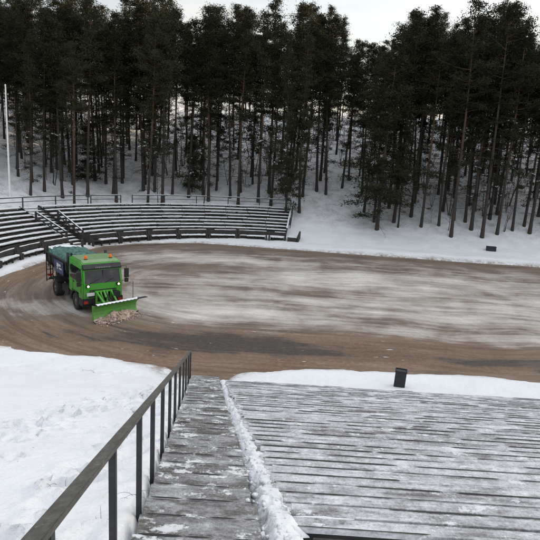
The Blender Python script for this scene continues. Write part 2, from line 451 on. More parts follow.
def shade_strip(mb, x0, x1, yf, z, w, mi, rnd=R_):
    """an irregular dark strip painting overhang shade along a plank edge"""
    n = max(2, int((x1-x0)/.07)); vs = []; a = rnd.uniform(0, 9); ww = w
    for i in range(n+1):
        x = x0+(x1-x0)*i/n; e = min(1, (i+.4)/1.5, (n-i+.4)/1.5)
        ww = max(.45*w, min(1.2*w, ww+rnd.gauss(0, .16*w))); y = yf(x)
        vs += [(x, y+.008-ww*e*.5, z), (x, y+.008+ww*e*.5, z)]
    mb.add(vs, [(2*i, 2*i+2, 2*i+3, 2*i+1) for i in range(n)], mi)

stairs = empty('wooden_stairs', (-2.2, 14, 2.7))
tag(stairs, 'straight wooden staircase with trodden snowy treads beside the dark handrail', 'stairs')
inv = Matrix.Translation((2.2, -14, -2.7))
TD = .56; TR = TD*SL
nst = 42
for i in range(nst):
    y0 = 22.12-TD*(i+1); y1 = y0+TD+.015; z = TR*(i+.35)+.03
    mb = MB()
    for (a_, b_) in ((0, 1),):
        ya = y0+TD*a_+(.006 if a_ == 0 else .014); yb = y0+TD*b_-(.010 if b_ < 1 else .012)
        dz = R_.uniform(-.006, .006)
        def P(y, side, zz):
            x = stair_left(y)+.02 if side == 0 else stair_right(y)+jr
            return (x, y-.03*(x+2)*.3, zz)
        jr = R_.uniform(-.03, .03)
        p = [P(ya, 0, z-.055), P(ya, 1, z-.055), P(yb, 1, z-.055), P(yb, 0, z-.055), P(ya, 0, z+dz), P(ya, 1, z+dz), P(yb, 1, z+dz), P(yb, 0, z+dz)]
        mb.hexa(p)
    o = mb.build('tread', M['tread'], stairs, tf=inv, bevel=.008)
    sn = MB()
    xl, xr = stair_left(y0)+.05, stair_right(y0)-.03
    x = xl
    while x < xr-.1:
        L = R_.uniform(.12, .6)
        if R_.random() < .0: noisy_strip(sn, x, min(xr, x+L), y0+TD*.5-.005*x, .045, z, .008, 0, 3, .05)
        x += L+R_.uniform(.02, .12)
        if True: break
    x = xl
    while x < xr-.1:      # snow caught where the next riser meets the tread
        L = R_.uniform(.15, .7)
        if R_.random() < .3: noisy_strip(sn, x, min(xr, x+L*.6), y0+.05, .07, z, .02, 0, 4, .04)
        x += L+R_.uniform(.03, .2)
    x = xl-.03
    while x < xr-.1:          # painted dark line for the shade at the nosing
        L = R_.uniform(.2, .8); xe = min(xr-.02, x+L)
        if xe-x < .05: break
        if R_.random() < .88: shade_strip(sn, x, xe, lambda t: y0+TD-.022-.009*(t+2), z+.0095, R_.uniform(.018, .036), 1)
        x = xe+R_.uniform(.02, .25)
    if sn.v: kind(sn.build('snow_and_edge_shade', [M['snow'], M['wood_and_shade']], o, tf=inv, fix=False), 'stuff')
mb = MB()
for k in range(nst):
    y0 = 22.12-TD*(k+1); z = TR*(k+.35)+.03
    mb.hexa([(stair_left(y0)+.06, y0-.02, z-.5), (stair_right(y0)-.06, y0-.02, z-.5), (stair_right(y0+TD)-.06, y0+TD, z-.5), (stair_left(y0+TD)+.06, y0+TD, z-.5),
             (stair_left(y0)+.06, y0-.02, z-.075), (stair_right(y0)-.06, y0-.02, z-.075), (stair_right(y0+TD)-.06, y0+TD, z-.075), (stair_left(y0+TD)+.06, y0+TD, z-.075)])
mb.build('stringer', M['wood_and_shade'], stairs, tf=inv)  # dark slab added under the treads so the gaps read as shade

# handrail
rail = empty('stair_railing', (-1.26, 5.61, 5.41))
tag(rail, 'long dark handrail on square posts running down the left edge of the staircase', 'railing')
inv = Matrix.Translation((1.26, -5.61, -5.41))
PS = [2.3, 4.0, 5.62, 7.03, 8.6, 10.27, 11.95, 13.9, 15.85, 17.75, 19.9, 22.0]
def foot(y): return Vector((stair_left(y)-.03, y, (22.12-y)*SL))
RH = 1.205
mb = MB()
a_ = foot(-.6)+Vector((0, 0, RH)); b_ = foot(22.05)+Vector((0, 0, RH-.05))
npt = 24
for i in range(npt):
    p = a_.lerp(b_, i/npt); q_ = a_.lerp(b_, (i+1)/npt+.0)
    mb.bar(p, q_, .092, .042)
mb2 = MB(); mb2.bar(a_, b_, .092, .042)
mb2.build('top_rail', M['rail'], rail, tf=inv, bevel=.005)
for y in PS:
    f = foot(y); t = a_.lerp(b_, (y+.6)/(22.65))
    mb = MB(); mb.bar(f-Vector((0, 0, .35)), t-Vector((0, 0, .024)), .055, .055, up=(0, 1, 0))
    mb.build('post', M['post'], rail, tf=inv, bevel=.004)

# seating terrace: stepped plank rows
deck = empty('seating_terrace', (5, 13, 3))
tag(deck, 'broad stepped terrace of snow-dusted plank benches right of the staircase', 'seating terrace')
inv = Matrix.Translation((-5, -13, -3))
RD = .44; RR = RD*SL; XR = 16.5; TILT = -.018
def dy(x): return TILT*(x-.3)
row_n = 34
Y_TOP = 5.40
for i in range(row_n):
    y0 = Y_TOP+RD*i; y1 = y0+RD+.02
    z = (22.12-y0-.15)*SL+.03
    xl = deck_left(y0)+R_.uniform(-.05, .05)
    if i == 0: xl += .02
    if i in (1,): xl += -.02
    mb = MB()
    for (ya, yb) in ((y0, y0+.200), (y0+.232, y0+RD)):
        # boards butt end to end
        x = xl
        while x < XR:
            L = R_.choice([6.0, 9.0, 12.0]); xe = min(XR, x+L)
            if XR-xe < .8: xe = XR
            dz = R_.uniform(-.002, .002); j = 0
            mb.hexa([(x, ya+dy(x)+j, z-.06), (xe-.0015, ya+dy(xe)+j, z-.06), (xe-.0015, yb+dy(xe)+j, z-.06), (x, yb+dy(x)+j, z-.06),
                     (x, ya+dy(x)+j, z+dz), (xe-.0015, ya+dy(xe)+j, z+dz), (xe-.0015, yb+dy(xe)+j, z+dz), (x, yb+dy(x)+j, z+dz)])
            x = xe
    o = mb.build('seat_row', M['deck'], deck, tf=inv, bevel=.004)
    mb = MB()
    for x in (xl+.15, 3.6, 6.4, 9.4, 12.4, 15.4):
        if x > xl: mb.box(x, x+.09, y0+.03+dy(x), y0+RD-.03+dy(x), z-.30, z-.062)
    mb.box(xl+.05, XR, y0+RD-.09+dy(8), y0+RD-.05+dy(8), z-.26, z-.064)
    mb.hexa([(xl+.04, y0+.03+dy(xl), z-.13), (XR, y0+.03+dy(XR), z-.13), (XR, y0+RD-.1+dy(XR), z-.13), (xl+.04, y0+RD-.1+dy(xl), z-.13), (xl+.04, y0+.03+dy(xl), z-.085), (XR, y0+.03+dy(XR), z-.085), (XR, y0+RD-.1+dy(XR), z-.085), (xl+.04, y0+RD-.1+dy(xl), z-.085)])  # dark board added under the row so plank gaps look shaded
    kind(mb.build('frame_and_gap_shade', M['wood_and_shade'], o, tf=inv), 'stuff')
    sn = MB()
    # snow packed into the gap between the two boards, left open here and there
    far = i/row_n
    x = xl+.02
    pf = .30
    while x < XR-.1:
        L = R_.uniform(.25, 1.5)
        if R_.random() < pf:
            n_ = max(1, int(L/1.0))
            noisy_strip(sn, x, min(XR, x+L), y0+.216+dy(x+L/2), .06, z, .008, 0, 3, .10)
        x += L+R_.uniform(.05, .5)
    # overhang shade painted along the front and back edges
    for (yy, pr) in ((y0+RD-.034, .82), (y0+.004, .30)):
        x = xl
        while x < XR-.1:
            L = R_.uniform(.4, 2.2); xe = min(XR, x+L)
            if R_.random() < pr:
                shade_strip(sn, x, xe, lambda t: yy+.012+dy(t), z+.010, R_.uniform(.016, .032), 1)
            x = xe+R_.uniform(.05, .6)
    # little clods of snow
    for k in range(R_.randint(1, 6)):
        cx_ = xl+R_.random()**1.6*9; cy_ = y0+R_.uniform(.05, .38)+dy(cx_); r = R_.uniform(.02, .055)
        noisy_strip(sn, cx_-r*1.6, cx_+r*1.6, cy_, r*1.3, z, r*.4, 0, 4, .03)
    if sn.v: kind(sn.build('snow_and_edge_shade', [M['snow'], M['wood_and_shade']], o, tf=inv, fix=False), 'stuff')

# lumpy ridge of shovelled snow between the staircase and the terrace
ys = axis([(2.2, 9, .022), (9, 22.6, .05)]); nt = 27
mb = MB(); vs = []; fs = []
yg, tg = np.meshgrid(ys, np.linspace(-1, 1, nt), indexing='ij')
l0 = stair_right(yg)-.02-.04*fbm(yg, yg*0, 1.4, 2, 3.); r0 = np.where(yg > 5.35, deck_left(yg)+.20, deck_left(yg)+.12)
xg = l0+(r0-l0)*(tg+1)/2
jag = .16*fbm(yg, yg*0+3.3, 2.4, 3, 7.); xg = xg+jag*(1-np.abs(tg)*.35)*.6
base = (22.12-yg)*SL
hum = np.clip(1-np.abs(tg)**2.0, 0, 1)
fade = .30+.70*smooth(17, 6, yg)
rough = fbm(xg, yg, 2.6, 4, 9.); cell = np.zeros(xg.shape)
zg = base-.05+fade*(.09*hum*(1+2.4*fbm(xg, yg, 1.6, 2, 1.))+.20*rough*hum-np.where(tg > 0, .07, .20)*(1-hum))
lumps = np.random.RandomState(4)
for k in range(420):
    cy_ = 2.6+17.5*lumps.rand()**1.3; c_t = lumps.uniform(-.95, .95); r = lumps.uniform(.025, .12)*(1 if cy_ < 11 else .7)
    cx_ = float(stair_right(cy_))+(float(deck_left(cy_))-float(stair_right(cy_)))*(c_t+1)/2
    tx, ty = lumps.uniform(-.8, .8, 2)
    dd = np.clip(1-(np.abs(xg-cx_)**3+np.abs(yg-cy_)**3)/r**3, 0, 1)
    zg = np.where(dd > 0, np.maximum(zg, zg*.35+.65*(zg+r*.55*dd**.3+tx*(xg-cx_)+ty*(yg-cy_))), zg)
zg = zg+.035*fbm(xg, yg, 9, 3, 2.)*hum; zg = np.minimum(zg, base+.065-.07*smooth(5.0, 4.2, yg)+.05*fbm(xg, yg, 5, 2, 4.))
n1, n2 = xg.shape
mb.add(np.stack([xg, yg, zg], -1).reshape(-1, 3).tolist(), [(i*n2+k, i*n2+k+1, (i+1)*n2+k+1, (i+1)*n2+k) for i in range(n1-1) for k in range(n2-1)], 0, True)
ck = random.Random(8)
for k in range(420):
    cy_ = 2.8+16*ck.random()**1.7; w_ = deck_left(cy_)-stair_right(cy_); cx_ = stair_right(cy_)+w_*ck.uniform(-.25, 1.25)
    r = ck.uniform(.008, .03)*(1 if ck.random() < .9 else 1.6)*(1 if cy_ < 9 else .8)
    i = int(np.argmin(np.abs(ys-cy_))); zz = float(np.interp(cx_, xg[i], zg[i])); zz = max(zz, (22.12-cy_)*SL-.02)
    rot_ = Matrix.Rotation(ck.uniform(0, 6.28), 4, Vector((ck.gauss(0, 1), ck.gauss(0, 1), ck.gauss(0, 1))).normalized()); c_ = Vector((cx_, cy_, zz+r*.25))
    p = [c_+rot_ @ Vector((sx_*r*ck.uniform(.5, 1.1), sy_*r*ck.uniform(.5, 1.1), sz_*r*ck.uniform(.4, .9))) for sz_ in (-1, 1) for (sx_, sy_) in ((-1, -1), (1, -1), (1, 1), (-1, 1))]
    b0 = len(mb.sm); mb.hexa(p); mb.sm[b0:] = [True]*6
o = mb.build('snow_ridge', M['snow'], fix=False); kind(o, 'stuff'); o['label'] = 'lumpy ridge of shovelled snow between the staircase and the plank terrace'; o['category'] = 'snow'

# heap of snow above the terrace's uppermost row
xs_ = axis([(.1, 8, .05), (8, 17, .2)]); ys_ = axis([(2.0, 5.5, .05)])
def heap(X, Y):
    b = (22.12-Y-.15)*SL
    return b-.40+.17*fbm(X, Y, 2.6, 5, 6.)-1.2*smooth(4.7, 5.15, Y+TILT*-(X-.3)+.25*fbm(X, Y*0, 1.7, 3, 2.))*.3
o, *_ = grid_mesh('snow_heap', xs_, ys_, heap, M['snow']); kind(o, 'stuff'); o['label'] = 'rough snow heaped above the uppermost plank row'; o['category'] = 'snow'

# dry stalks poking out of the snow slope
mb = MB()
def stalk(x, y, n, h):
    z = tz(x, y)
    for k in range(n):
        a = R_.uniform(0, 6.28); l = h*R_.uniform(.5, 1.2); p = Vector((x+R_.gauss(0, .05), y+R_.gauss(0, .05), z-.03)); pts = [p]
        d_ = Vector((math.cos(a)*.9, math.sin(a)*.9, 1.0)).normalized()
        for j in range(5):
            p = p+d_*l/5; d_ = (d_+Vector((math.cos(a)*.25, math.sin(a)*.25, -.35))).normalized(); pts.append(p)
        mb.tube(pts, [.003, .003, .0025, .002, .0015, .001], 3, cap=False)
for (x, y, n, h) in [(-2.5, 6.3, 3, .22), (-1.5, 6.1, 5, .28), (-1.62, 5.2, 3, .25), (-3.1, 7.4, 2, .2), (-6.9, 21.2, 9, .35), (-7.3, 21.4, 8, .3), (-10.5, 20.5, 6, .3)]:
    stalk(x, y, n, h)
o = mb.build('dry_stalks', M['grass'], fix=False); kind(o, 'stuff'); o['label'] = 'thin dry stalks poking through the snow'; o['category'] = 'dry grass'

# ------------------------------------------------------------------ litter bin, dark box, flagpole
b = empty('litter_bin', (5.65, 21.95, tz(5.65, 21.95)-.02), RAD(-14)); b.rotation_euler = (0, RAD(2.0), RAD(-14))
tag(b, 'dark rectangular litter bin standing on the snow strip below the terrace', 'litter bin')
mb = MB()
mb.prism([(-.225, -.18), (.225, -.18), (.225, .18), (-.225, .18)], -.05, .72, 'z')
mb.build('body', M['bin'], b, bevel=.02)
mb = MB()
for (x0, x1, y0, y1) in ((-.245, .245, -.2, -.165), (-.245, .245, .165, .2), (-.245, -.21, -.165, .165), (.21, .245, -.165, .165)): mb.box(x0, x1, y0, y1, .70, .755)
mb.build('rim', M['bin'], b, bevel=.006)
mb = MB(); mb.prism([(-.20, -.16), (.20, -.16), (.20, .16), (-.20, .16)], .60, .705, 'z'); mb.build('liner', M['post'], b)

bx_ = empty('equipment_box', (23.05, 58.25, tz(23.05, 58.25)-.03), RAD(-12))
tag(bx_, 'small dark box lying on the snow bank near the pines at right', 'box')
mb = MB(); mb.box(-.48, .48, -.25, .25, 0, .42); mb.build('case', M['bin'], bx_, bevel=.02)
mb = MB(); mb.box(-.5, .5, -.27, .27, .42, .47); mb.build('lid', M['post'], bx_, bevel=.01)

pl_ = empty('flagpole', (-27.3, 58.0, tz(-27.3, 58.0)-.2)); pl_.rotation_euler = (0, 0, 0)
tag(pl_, 'tall slender white flagpole rising behind the grandstand at far left', 'flagpole')
mb = MB(); mb.tube([(0, 0, 0), (0, 0, 5), (0, 0, 11.2)], [.10, .085, .06], 10); mb.build('pole', M['white'], pl_)
mb = MB(); mb.lathe([(0, 11.36), (.07, 11.32), (.09, 11.25), (.07, 11.18)], (0, 0, 0), n=10); mb.build('finial', M['white'], pl_)
mb = MB(); mb.tube([(.1, 0, .3), (.09, 0, 11.1)], .006, 4); mb.build('halyard', M['white'], pl_)

# ------------------------------------------------------------------ curved grandstand
GC = (-.4, 40.0)
G_ = random.Random(21)
def pol(R, a, z=0.0): return Vector((GC[0]+R*math.cos(RAD(a)), GC[1]+R*math.sin(RAD(a)), z))
def sweep(mb, prof, a0, a1, n, mi=0, jit=0.0):
    m = len(prof); vs = []; fs = []
    for i in range(n+1):
        a = a0+(a1-a0)*i/n
        for (R, z) in prof: vs.append(pol(R+(G_.gauss(0, jit) if jit else 0), a, z+(G_.gauss(0, jit) if jit else 0)))
    for i in range(n):
        for k in range(m): fs.append((i*m+k, i*m+(k+1) % m, (i+1)*m+(k+1) % m, (i+1)*m+k))
    fs += [tuple(range(m)), tuple(n*m+k for k in range(m-1, -1, -1))]
    mb.add(vs, fs, mi)
NROW = 8; R0 = 20.75; DR = .75; Z0 = 1.18; DZ = .27
def grandstand(a0, a1, label, cut=None):
    g = empty('grandstand', pol(R0, (a0+a1)/2)); inv = Matrix.Translation(-g.location)
    tag(g, label, 'grandstand', 'curved blocks of the grandstand')
    prof = [(R0-.12, .05)]
    for k in range(NROW):
        R = R0+DR*k; z = Z0+DZ*k-.16
        prof += [(R-.12, z), (R-.12+DR, z)]
    prof += [(R0-.12+DR*NROW, .9)]
    mb = MB(); sweep(mb, prof, a0, a1, max(4, int(abs(a1-a0)/1.6))); mb.build('understructure', M['darkwood'], g, tf=inv)
    for k in range(NROW):
        R = R0+DR*k; z = Z0+DZ*k
        mb = MB(); sn = MB(); a = a0
        while a < a1-.05:
            st = G_.uniform(5.6, 6.8)*22/R; b = min(a1, a+st)
            if a1-b < 2: b = a1
            dz = G_.gauss(0, .014)
            n = max(2, int((b-a)/1.6))
            for (r1, r2) in ((R, R+.19), (R+.21, R+.40)):
                sweep(mb, [(r1, z+dz), (r2, z+dz), (r2, z+dz-.05), (r1, z+dz-.05)], a, b-.04, n)
            sweep(mb, [(R+.03, z+dz-.055), (R+.08, z+dz-.055), (R+.08, z-.16), (R+.03, z-.16)], a+.4, a+.55, 1)
            sweep(mb, [(R+.03, z+dz-.055), (R+.08, z+dz-.055), (R+.08, z-.16), (R+.03, z-.16)], b-.6, b-.45, 1)
            h = .075+G_.uniform(0, .035)
            e0, e1 = a+.05, b-.09
            # the snow has slid or been brushed off in places
            sweep(sn, [(R+.006, z+dz-.002), (R+.02, z+dz+h*.8), (R+.33, z+dz+h), (R+.396, z+dz-.002)], e0, e1, max(4, int((b-a)/.5)), 0, .006)
            a = b
        o = mb.build('seat_row', M['darkwood'], g, tf=inv)
        sn.build('snow', M['snow'], o, tf=inv)
        if k > 0:
            sn = MB()
            for j in range(int((a1-a0)/5)+1):
                p = G_.uniform(a0, max(a0+.5, a1-4)); q_ = min(a1-.05, p+G_.uniform(1.5, 6))
                sweep(sn, [(R-.34, z-.43+.002), (R-.32, z-.37), (R-.16, z-.36), (R-.14, z-.43+.002)], p, q_, max(2, int((q_-p)/.6)), 0, .008)
            sn.build('snow', M['snow'], o, tf=inv)
    return g, inv
ga, inv_a = grandstand(84.6, 147.6, 'long curved grandstand block right of the aisle with straight snow-topped plank rows')
gb, inv_b = grandstand(152.6, 204, 'nearer grandstand block at the left frame edge, left of the aisle')
# sloping board closing the right end of the long block
mb = MB(); p = pol(R0-.2, 84.45, Z0+.08); q_ = pol(R0+DR*NROW-.2, 84.45, Z0+DZ*NROW+.1)
mb.bar(p, q_, .06, .34); eb = mb.build('end_board', M['darkwood'], ga, tf=inv_a)
mb = MB(); mb.bar(p+Vector((0, 0, .2)), q_+Vector((0, 0, .2)), .16, .07); mb.build('snow', M['snow'], eb, tf=inv_a, bevel=.02)
mb = MB()
for (r, z) in ((R0+DR*NROW-.2, Z0+DZ*NROW), (R0+3, Z0+DZ*4)): mb.bar(pol(r, 84.3, -.0), pol(r, 84.3, z), .12, .12, up=(0, 1, 0))
mb.bar(pol(R0+.2, 83.9, .3), pol(R0+DR*NROW-.2, 84.2, 2.6), .07, .07)
mb.build('end_support', M['darkwood'], ga, tf=inv_a)

def back_rail(a0, a1, step, label, kink=None, snow=.6):
    Rb = R0+DR*NROW+.25; zt = Z0+DZ*(NROW-1)
    r = empty('guard_railing', pol(Rb, (a0+a1)/2, zt)); inv = Matrix.Translation(-r.location)
    tag(r, label, 'railing', 'railings along the top of the grandstand')
    n = max(1, round((a1-a0)/step))
    for i in range(n+1):
        a = a0+(a1-a0)*i/n
        mb = MB(); mb.bar(pol(Rb, a, 1.2), pol(Rb, a, zt+.92), .10, .10, up=(0, 1, 0)); mb.build('post', M['steel'], r, tf=inv)
    for zz in (.88, .45):
        mb = MB(); m = int((a1-a0)/1.5)
        for i in range(m): mb.bar(pol(Rb-.06, a0+(a1-a0)*i/m, zt+zz), pol(Rb-.06, a0+(a1-a0)*(i+1)/m, zt+zz), .05, .09 if zz > .5 else .06)
        o = mb.build('rail', M['steel'], r, tf=inv)
        if zz > .5:
            sn = MB(); a = a0
            while a < a1-1:
                b = min(a1, a+G_.uniform(2, 9))
                if G_.random() < snow: sweep(sn, [(Rb-.10, zt+zz+.047), (Rb-.09, zt+zz+.08), (Rb-.03, zt+zz+.08), (Rb-.02, zt+zz+.047)], a, b, max(2, int((b-a)/.8)))
                a = b+G_.uniform(.2, 1.5)
            if sn.v: sn.build('snow', M['snow'], o, tf=inv)
    return r
back_rail(84.8, 124.5, 8.2, 'thin snow-lined railing along the top right of the grandstand, in front of the pines', snow=.9)
back_rail(127.3, 134.5, 6.5, 'short railing piece with two posts in the gap at the grandstand top', snow=.8)
back_rail(135.2, 204, 7.5, 'dark bare railing along the top left of the grandstand near the flagpole', snow=.25)

# aisle between the two blocks
ais = empty('aisle_steps', pol(20, 150.1)); inv = Matrix.Translation(-ais.location)
tag(ais, 'steep dark steps of the aisle between the two grandstand blocks', 'steps')
mb = MB(); sn = MB()
ns = 13
for k in range(ns):
    Ra = 19.7+.52*k; z = .2+(k+1)*.215
    mb_ = MB(); sweep(mb_, [(Ra, z-.06), (Ra+.48, z-.06), (Ra+.48, z), (Ra, z)], 147.9, 152.3, 3)
    t = mb_.build('tread', M['concrete'], ais, tf=inv)
    sn_ = MB(); sweep(sn_, [(Ra+.12, z), (Ra+.46, z), (Ra+.44, z+.035), (Ra+.16, z+.03)], 148.1+G_.uniform(0, .8), 152.2-G_.uniform(0, 1.2), 4, 0, .006); sn_.build('snow', M['snow'], t, tf=inv)
for a in (147.85, 152.35):
    mb_ = MB(); mb_.bar(pol(19.6, a, .25), pol(26.4, a, .25+6.8*.413), .08, .32); mb_.build('stringer', M['wood_and_shade'], ais, tf=inv)

def hand(a, Ra, Rb, za, zb, label, bal):
    r = empty('aisle_handrail', pol(Ra, a)); inv = Matrix.Translation(-r.location)
    tag(r, label, 'handrail', 'handrails of the grandstand aisle')
    p, q_ = pol(Ra, a, za), pol(Rb, a, zb)
    mb = MB(); mb.bar(p, q_, .10, .10); o = mb.build('rail', M['darkwood'], r, tf=inv)
    mb = MB(); mb.bar(p.lerp(q_, .02)+Vector((0, 0, .075)), p.lerp(q_, .97)+Vector((0, 0, .075)), .11, .06); mb.build('snow', M['snow'], o, tf=inv, bevel=.02)
    mb = MB(); mb.bar(p-Vector((0, 0, .48)), q_-Vector((0, 0, .48)), .07, .09); mb.build('mid_rail', M['darkwood'], r, tf=inv)
    for i in range(bal):
        t = i/(bal-1); c = p.lerp(q_, t)
        mb = MB(); mb.bar(c-Vector((0, 0, 1.15)), c+Vector((0, 0, .04)), .16 if t in (0, 1) else .10, .16 if t in (0, 1) else .1, up=(0, 1, 0)); mb.build('post', M['darkwood'], r, tf=inv)
hand(147.5, 20.1, 23.6, 1.45, 2.95, 'snow-topped sloping handrail with dark posts on the right of the aisle', 4)
hand(153.2, 19.9, 23.7, 1.55, 2.95, 'snow-topped sloping handrail on the left of the aisle, above the left benches', 3)

# front benches
def bench(a0, a1, label, Rf=19.0, ruin=False):
    am = (a0+a1)/2; b = empty('front_bench', pol(Rf, am, .12)); inv = Matrix.Translation(-b.location)
    tag(b, label, 'bench', 'benches along the front of the grandstand')
    e0, e1 = a0+.35, a1-.35; s0, s1 = a0+.8, a1-.8
    mb = MB(); sweep(mb, [(Rf, .52), (Rf+.42, .52), (Rf+.42, .58), (Rf, .58)], s0, s1, 3); st = mb.build('seat', M['darkwood'], b, tf=inv)
    sn = MB(); sweep(sn, [(Rf+.02, .58), (Rf+.03, .68), (Rf+.34, .69), (Rf+.415, .582)], s0+.1, s1-.1-(2.0 if ruin else 0), 14, 0, .012); sn.build('snow', M['snow'], st, tf=inv)
    mb = MB()
    for z in (.74, .93): sweep(mb, [(Rf+.50+.06*(z-.7), z), (Rf+.56+.06*(z-.7), z), (Rf+.58+.06*(z-.7), z+.165), (Rf+.52+.06*(z-.7), z+.165)], e0, e1, 3)
    bk = mb.build('backrest', M['darkwood'], b, tf=inv)
    sn = MB(); sweep(sn, [(Rf+.525, 1.10), (Rf+.53, 1.155), (Rf+.61, 1.155), (Rf+.62, 1.10)], e0, e1-G_.uniform(0, 2), 8, 0, .006); sn.build('snow', M['snow'], bk, tf=inv)
    for a in (e0+.02, e1-.02):
        mb = MB(); sweep(mb, [(Rf-.02, .02), (Rf+.08, .02), (Rf+.14, .40), (Rf+.46, .40), (Rf+.56, .02), (Rf+.68, .02), (Rf+.64, 1.13), (Rf+.52, 1.13), (Rf+.44, .78), (Rf-.04, .70)], a-.26, a+.26, 1); mb.build('end_panel', M['darkwood'], b, tf=inv)
    mb = MB()
    for a in (am-1.3, am+1.3): sweep(mb, [(Rf+.06, .02), (Rf+.16, .02), (Rf+.16, .52), (Rf+.06, .52)], a-.15, a+.15, 1)
    sweep(mb, [(Rf+.38, .02), (Rf+.42, .02), (Rf+.42, .5), (Rf+.38, .5)], s0, s1, 3)
    mb.build('leg', M['darkwood'], b, tf=inv)
ORD = ['first', 'second', 'third', 'fourth', 'fifth', 'sixth']
wd = (147.0-90.2)/6
for i in range(6):
    bench(147.0-wd*(i+1), 147.0-wd*i, '%s snow-covered front bench to the right of the aisle' % ORD[i], ruin=(i in (0, 5)))
bench(84.2, 90.0, 'short front bench with low end at the right tip of the grandstand', Rf=18.9)
for i in range(5):
    bench(153.6+wd*i, 153.6+wd*(i+1), '%s front bench to the left of the aisle, along the arena bend' % ORD[i])
e_ = empty('low_platform', pol(19.3, 82.4, .15)); inv = Matrix.Translation(-e_.location)
tag(e_, 'low snow-covered plank platform past the last bench at the grandstand tip', 'platform')
mb = MB(); sweep(mb, [(18.7, .1), (20.1, .1), (20.1, .72), (18.7, .72)], 80.6, 83.7, 2); mb.build('base', M['darkwood'], e_, tf=inv)
mb = MB(); sweep(mb, [(18.75, .72), (20.05, .72), (20.0, .79), (18.8, .79)], 80.7, 83.6, 6, 0, .01); mb.build('snow', M['snow'], e_, tf=inv)
mb = MB(); sweep(mb, [(18.7, .1), (20.3, .1), (20.3, 1.25), (20.1, 1.25), (18.7, .95)], 80.1, 80.5, 1); mb.build('end_panel', M['darkwood'], e_, tf=inv)

# ------------------------------------------------------------------ snow-clearing lorry
def paint(name, c, dirt=.5):
    n = N(name); co = n.coord(); f = n.noise(co, 2.2, 6, .65)
    sep = n.n('ShaderNodeSeparateXYZ'); n.t.links.new(co, sep.inputs[0])
    sp = n.noise(n.mapped(co, (1, 1, .35)), 9, 6, .8); k = n.math('ADD', n.ramp(n.math('ADD', n.math('MULTIPLY', f, .6), n.math('MULTIPLY', sp, .4)), [(.44, 0), (.62, .75)]), n.ramp(n.math('MULTIPLY', sep.outputs[2], .5), [(.15, .75), (.75, 0)]), True)
    n.col(n.mix(n.math('MULTIPLY', k, dirt), c, (.16, .13, .10))); n.rough(n.mix(k, (.32,)*3, (.75,)*3)); n.b.inputs['Coat Weight'].default_value = .15
    return n.mat
M['green'] = paint('green_paint', (.042, .35, .022), .7); M['roofgreen'] = paint('frosted_green_paint', (.19, .31, .15), .3)
M['plough'] = paint('plough_green', (.055, .42, .02), .55)
M['black'] = simple('black_plastic', (.018, .018, .02), .5, .3, 8); M['tyre'] = simple('dirty_tyre', (.03, .027, .025), .85, .4, 9)
M['chassis'] = simple('grimy_chassis', (.02, .018, .017), .8, .45, 4)
M['blue'] = paint('blue_panel', (.010, .020, .10), .25); M['tarp'] = simple('teal_mesh_cover', (.06, .135, .115), .8, .75, 5, bump=.08)
M['plate'] = simple('white_plate', (.6, .6, .6), .5, .1, 5); M['rim'] = simple('grey_rim', (.12, .115, .11), .6, .3, 5)
M['red'] = simple('red_lens', (.35, .03, .02), .3, .2, 5); M['slush'] = simple('brown_slush', (.40, .31, .26), .9, .6, 7, bump=.08)
n = N('windscreen_glass'); co = n.coord()
n.col(n.ramp(n.noise(co, 1.6, 3), [(.4, (.008, .009, .010)), (.62, (.03, .03, .03)), (.7, (.07, .065, .06))])); n.rough(.04); n.b.inputs['Specular IOR Level'].default_value = .6; M['glass'] = n.mat
def emit(name, c, e):
    n = N(name); n.col(c); n.put(n.b.inputs['Emission Color'], c); n.b.inputs['Emission Strength'].default_value = e; return n.mat
M['lamp'] = emit('lit_headlamp', (1, .76, .45), 1.5); M['amber'] = emit('amber_beacon', (.6, .12, .02), .15)

TR_ = empty('snow_plough_lorry', (-10.15, 31.6, .0), math.atan2(-.786, .618))
tag(TR_, 'green snow-clearing lorry with lit lamps, gritter body and front plough blade', 'lorry')
T = TR_
def part(mb, name, mat, parent=T, bevel=0, **k): return mb.build(name, mat, parent, bevel=bevel, **k)
# cab: side profile extruded across
mb = MB()
mb.prism([(-.95, .95), (-.55, .95), (-.50, 1.1), (.55, 1.1), (.62, .80), (1.28, .80), (1.32, 1.75), (1.18, 2.62), (1.02, 2.86), (.75, 2.95), (-.85, 2.97), (-.95, 2.86)], -1.14, 1.14, 'y')
cab = part(mb, 'cab', M['green'], bevel=.05)
mb = MB(); mb.prism([(-.80, 2.965), (.75, 2.955), (1.0, 2.875), (.72, 3.0), (-.78, 3.02)], -1.03, 1.03, 'y'); part(mb, 'roof_panel', M['roofgreen'], cab, bevel=.015)
mb = MB()     # windscreen follows the leaning front
def fx(z): return 1.32+(1.18-1.32)*(z-1.75)/(2.62-1.75)
mb.hexa([(fx(1.74)-.03, -1.05, 1.74), (fx(1.74)-.03, 1.05, 1.74), (fx(1.74)+.012, 1.05, 1.74), (fx(1.74)+.012, -1.05, 1.74), (fx(2.5)-.03, -1.0, 2.5), (fx(2.5)-.03, 1.0, 2.5), (fx(2.5)+.012, 1.0, 2.5), (fx(2.5)+.012, -1.0, 2.5)])
part(mb, 'windscreen', M['glass'], cab, bevel=.02)
mb = MB(); mb.bar((fx(2.1)+.03, 0, 1.76), (fx(2.1)-.01, .02, 2.48), .035, .02); part(mb, 'screen_divider', M['black'], cab)
mb = MB()
for (y0, a) in ((-.75, .55), (.1, .55)): mb.bar((fx(1.78)+.03, y0, 1.77), (fx(2.05)+.03, y0+a, 1.98), .025, .02)
part(mb, 'wiper', M['black'], cab)
mb = MB(); mb.prism([(1.12, 2.52), (1.30, 2.54), (1.33, 2.60), (1.16, 2.80), (1.05, 2.82)], -1.10, 1.10, 'y'); vis = part(mb, 'sun_visor', M['black'], cab, bevel=.01)
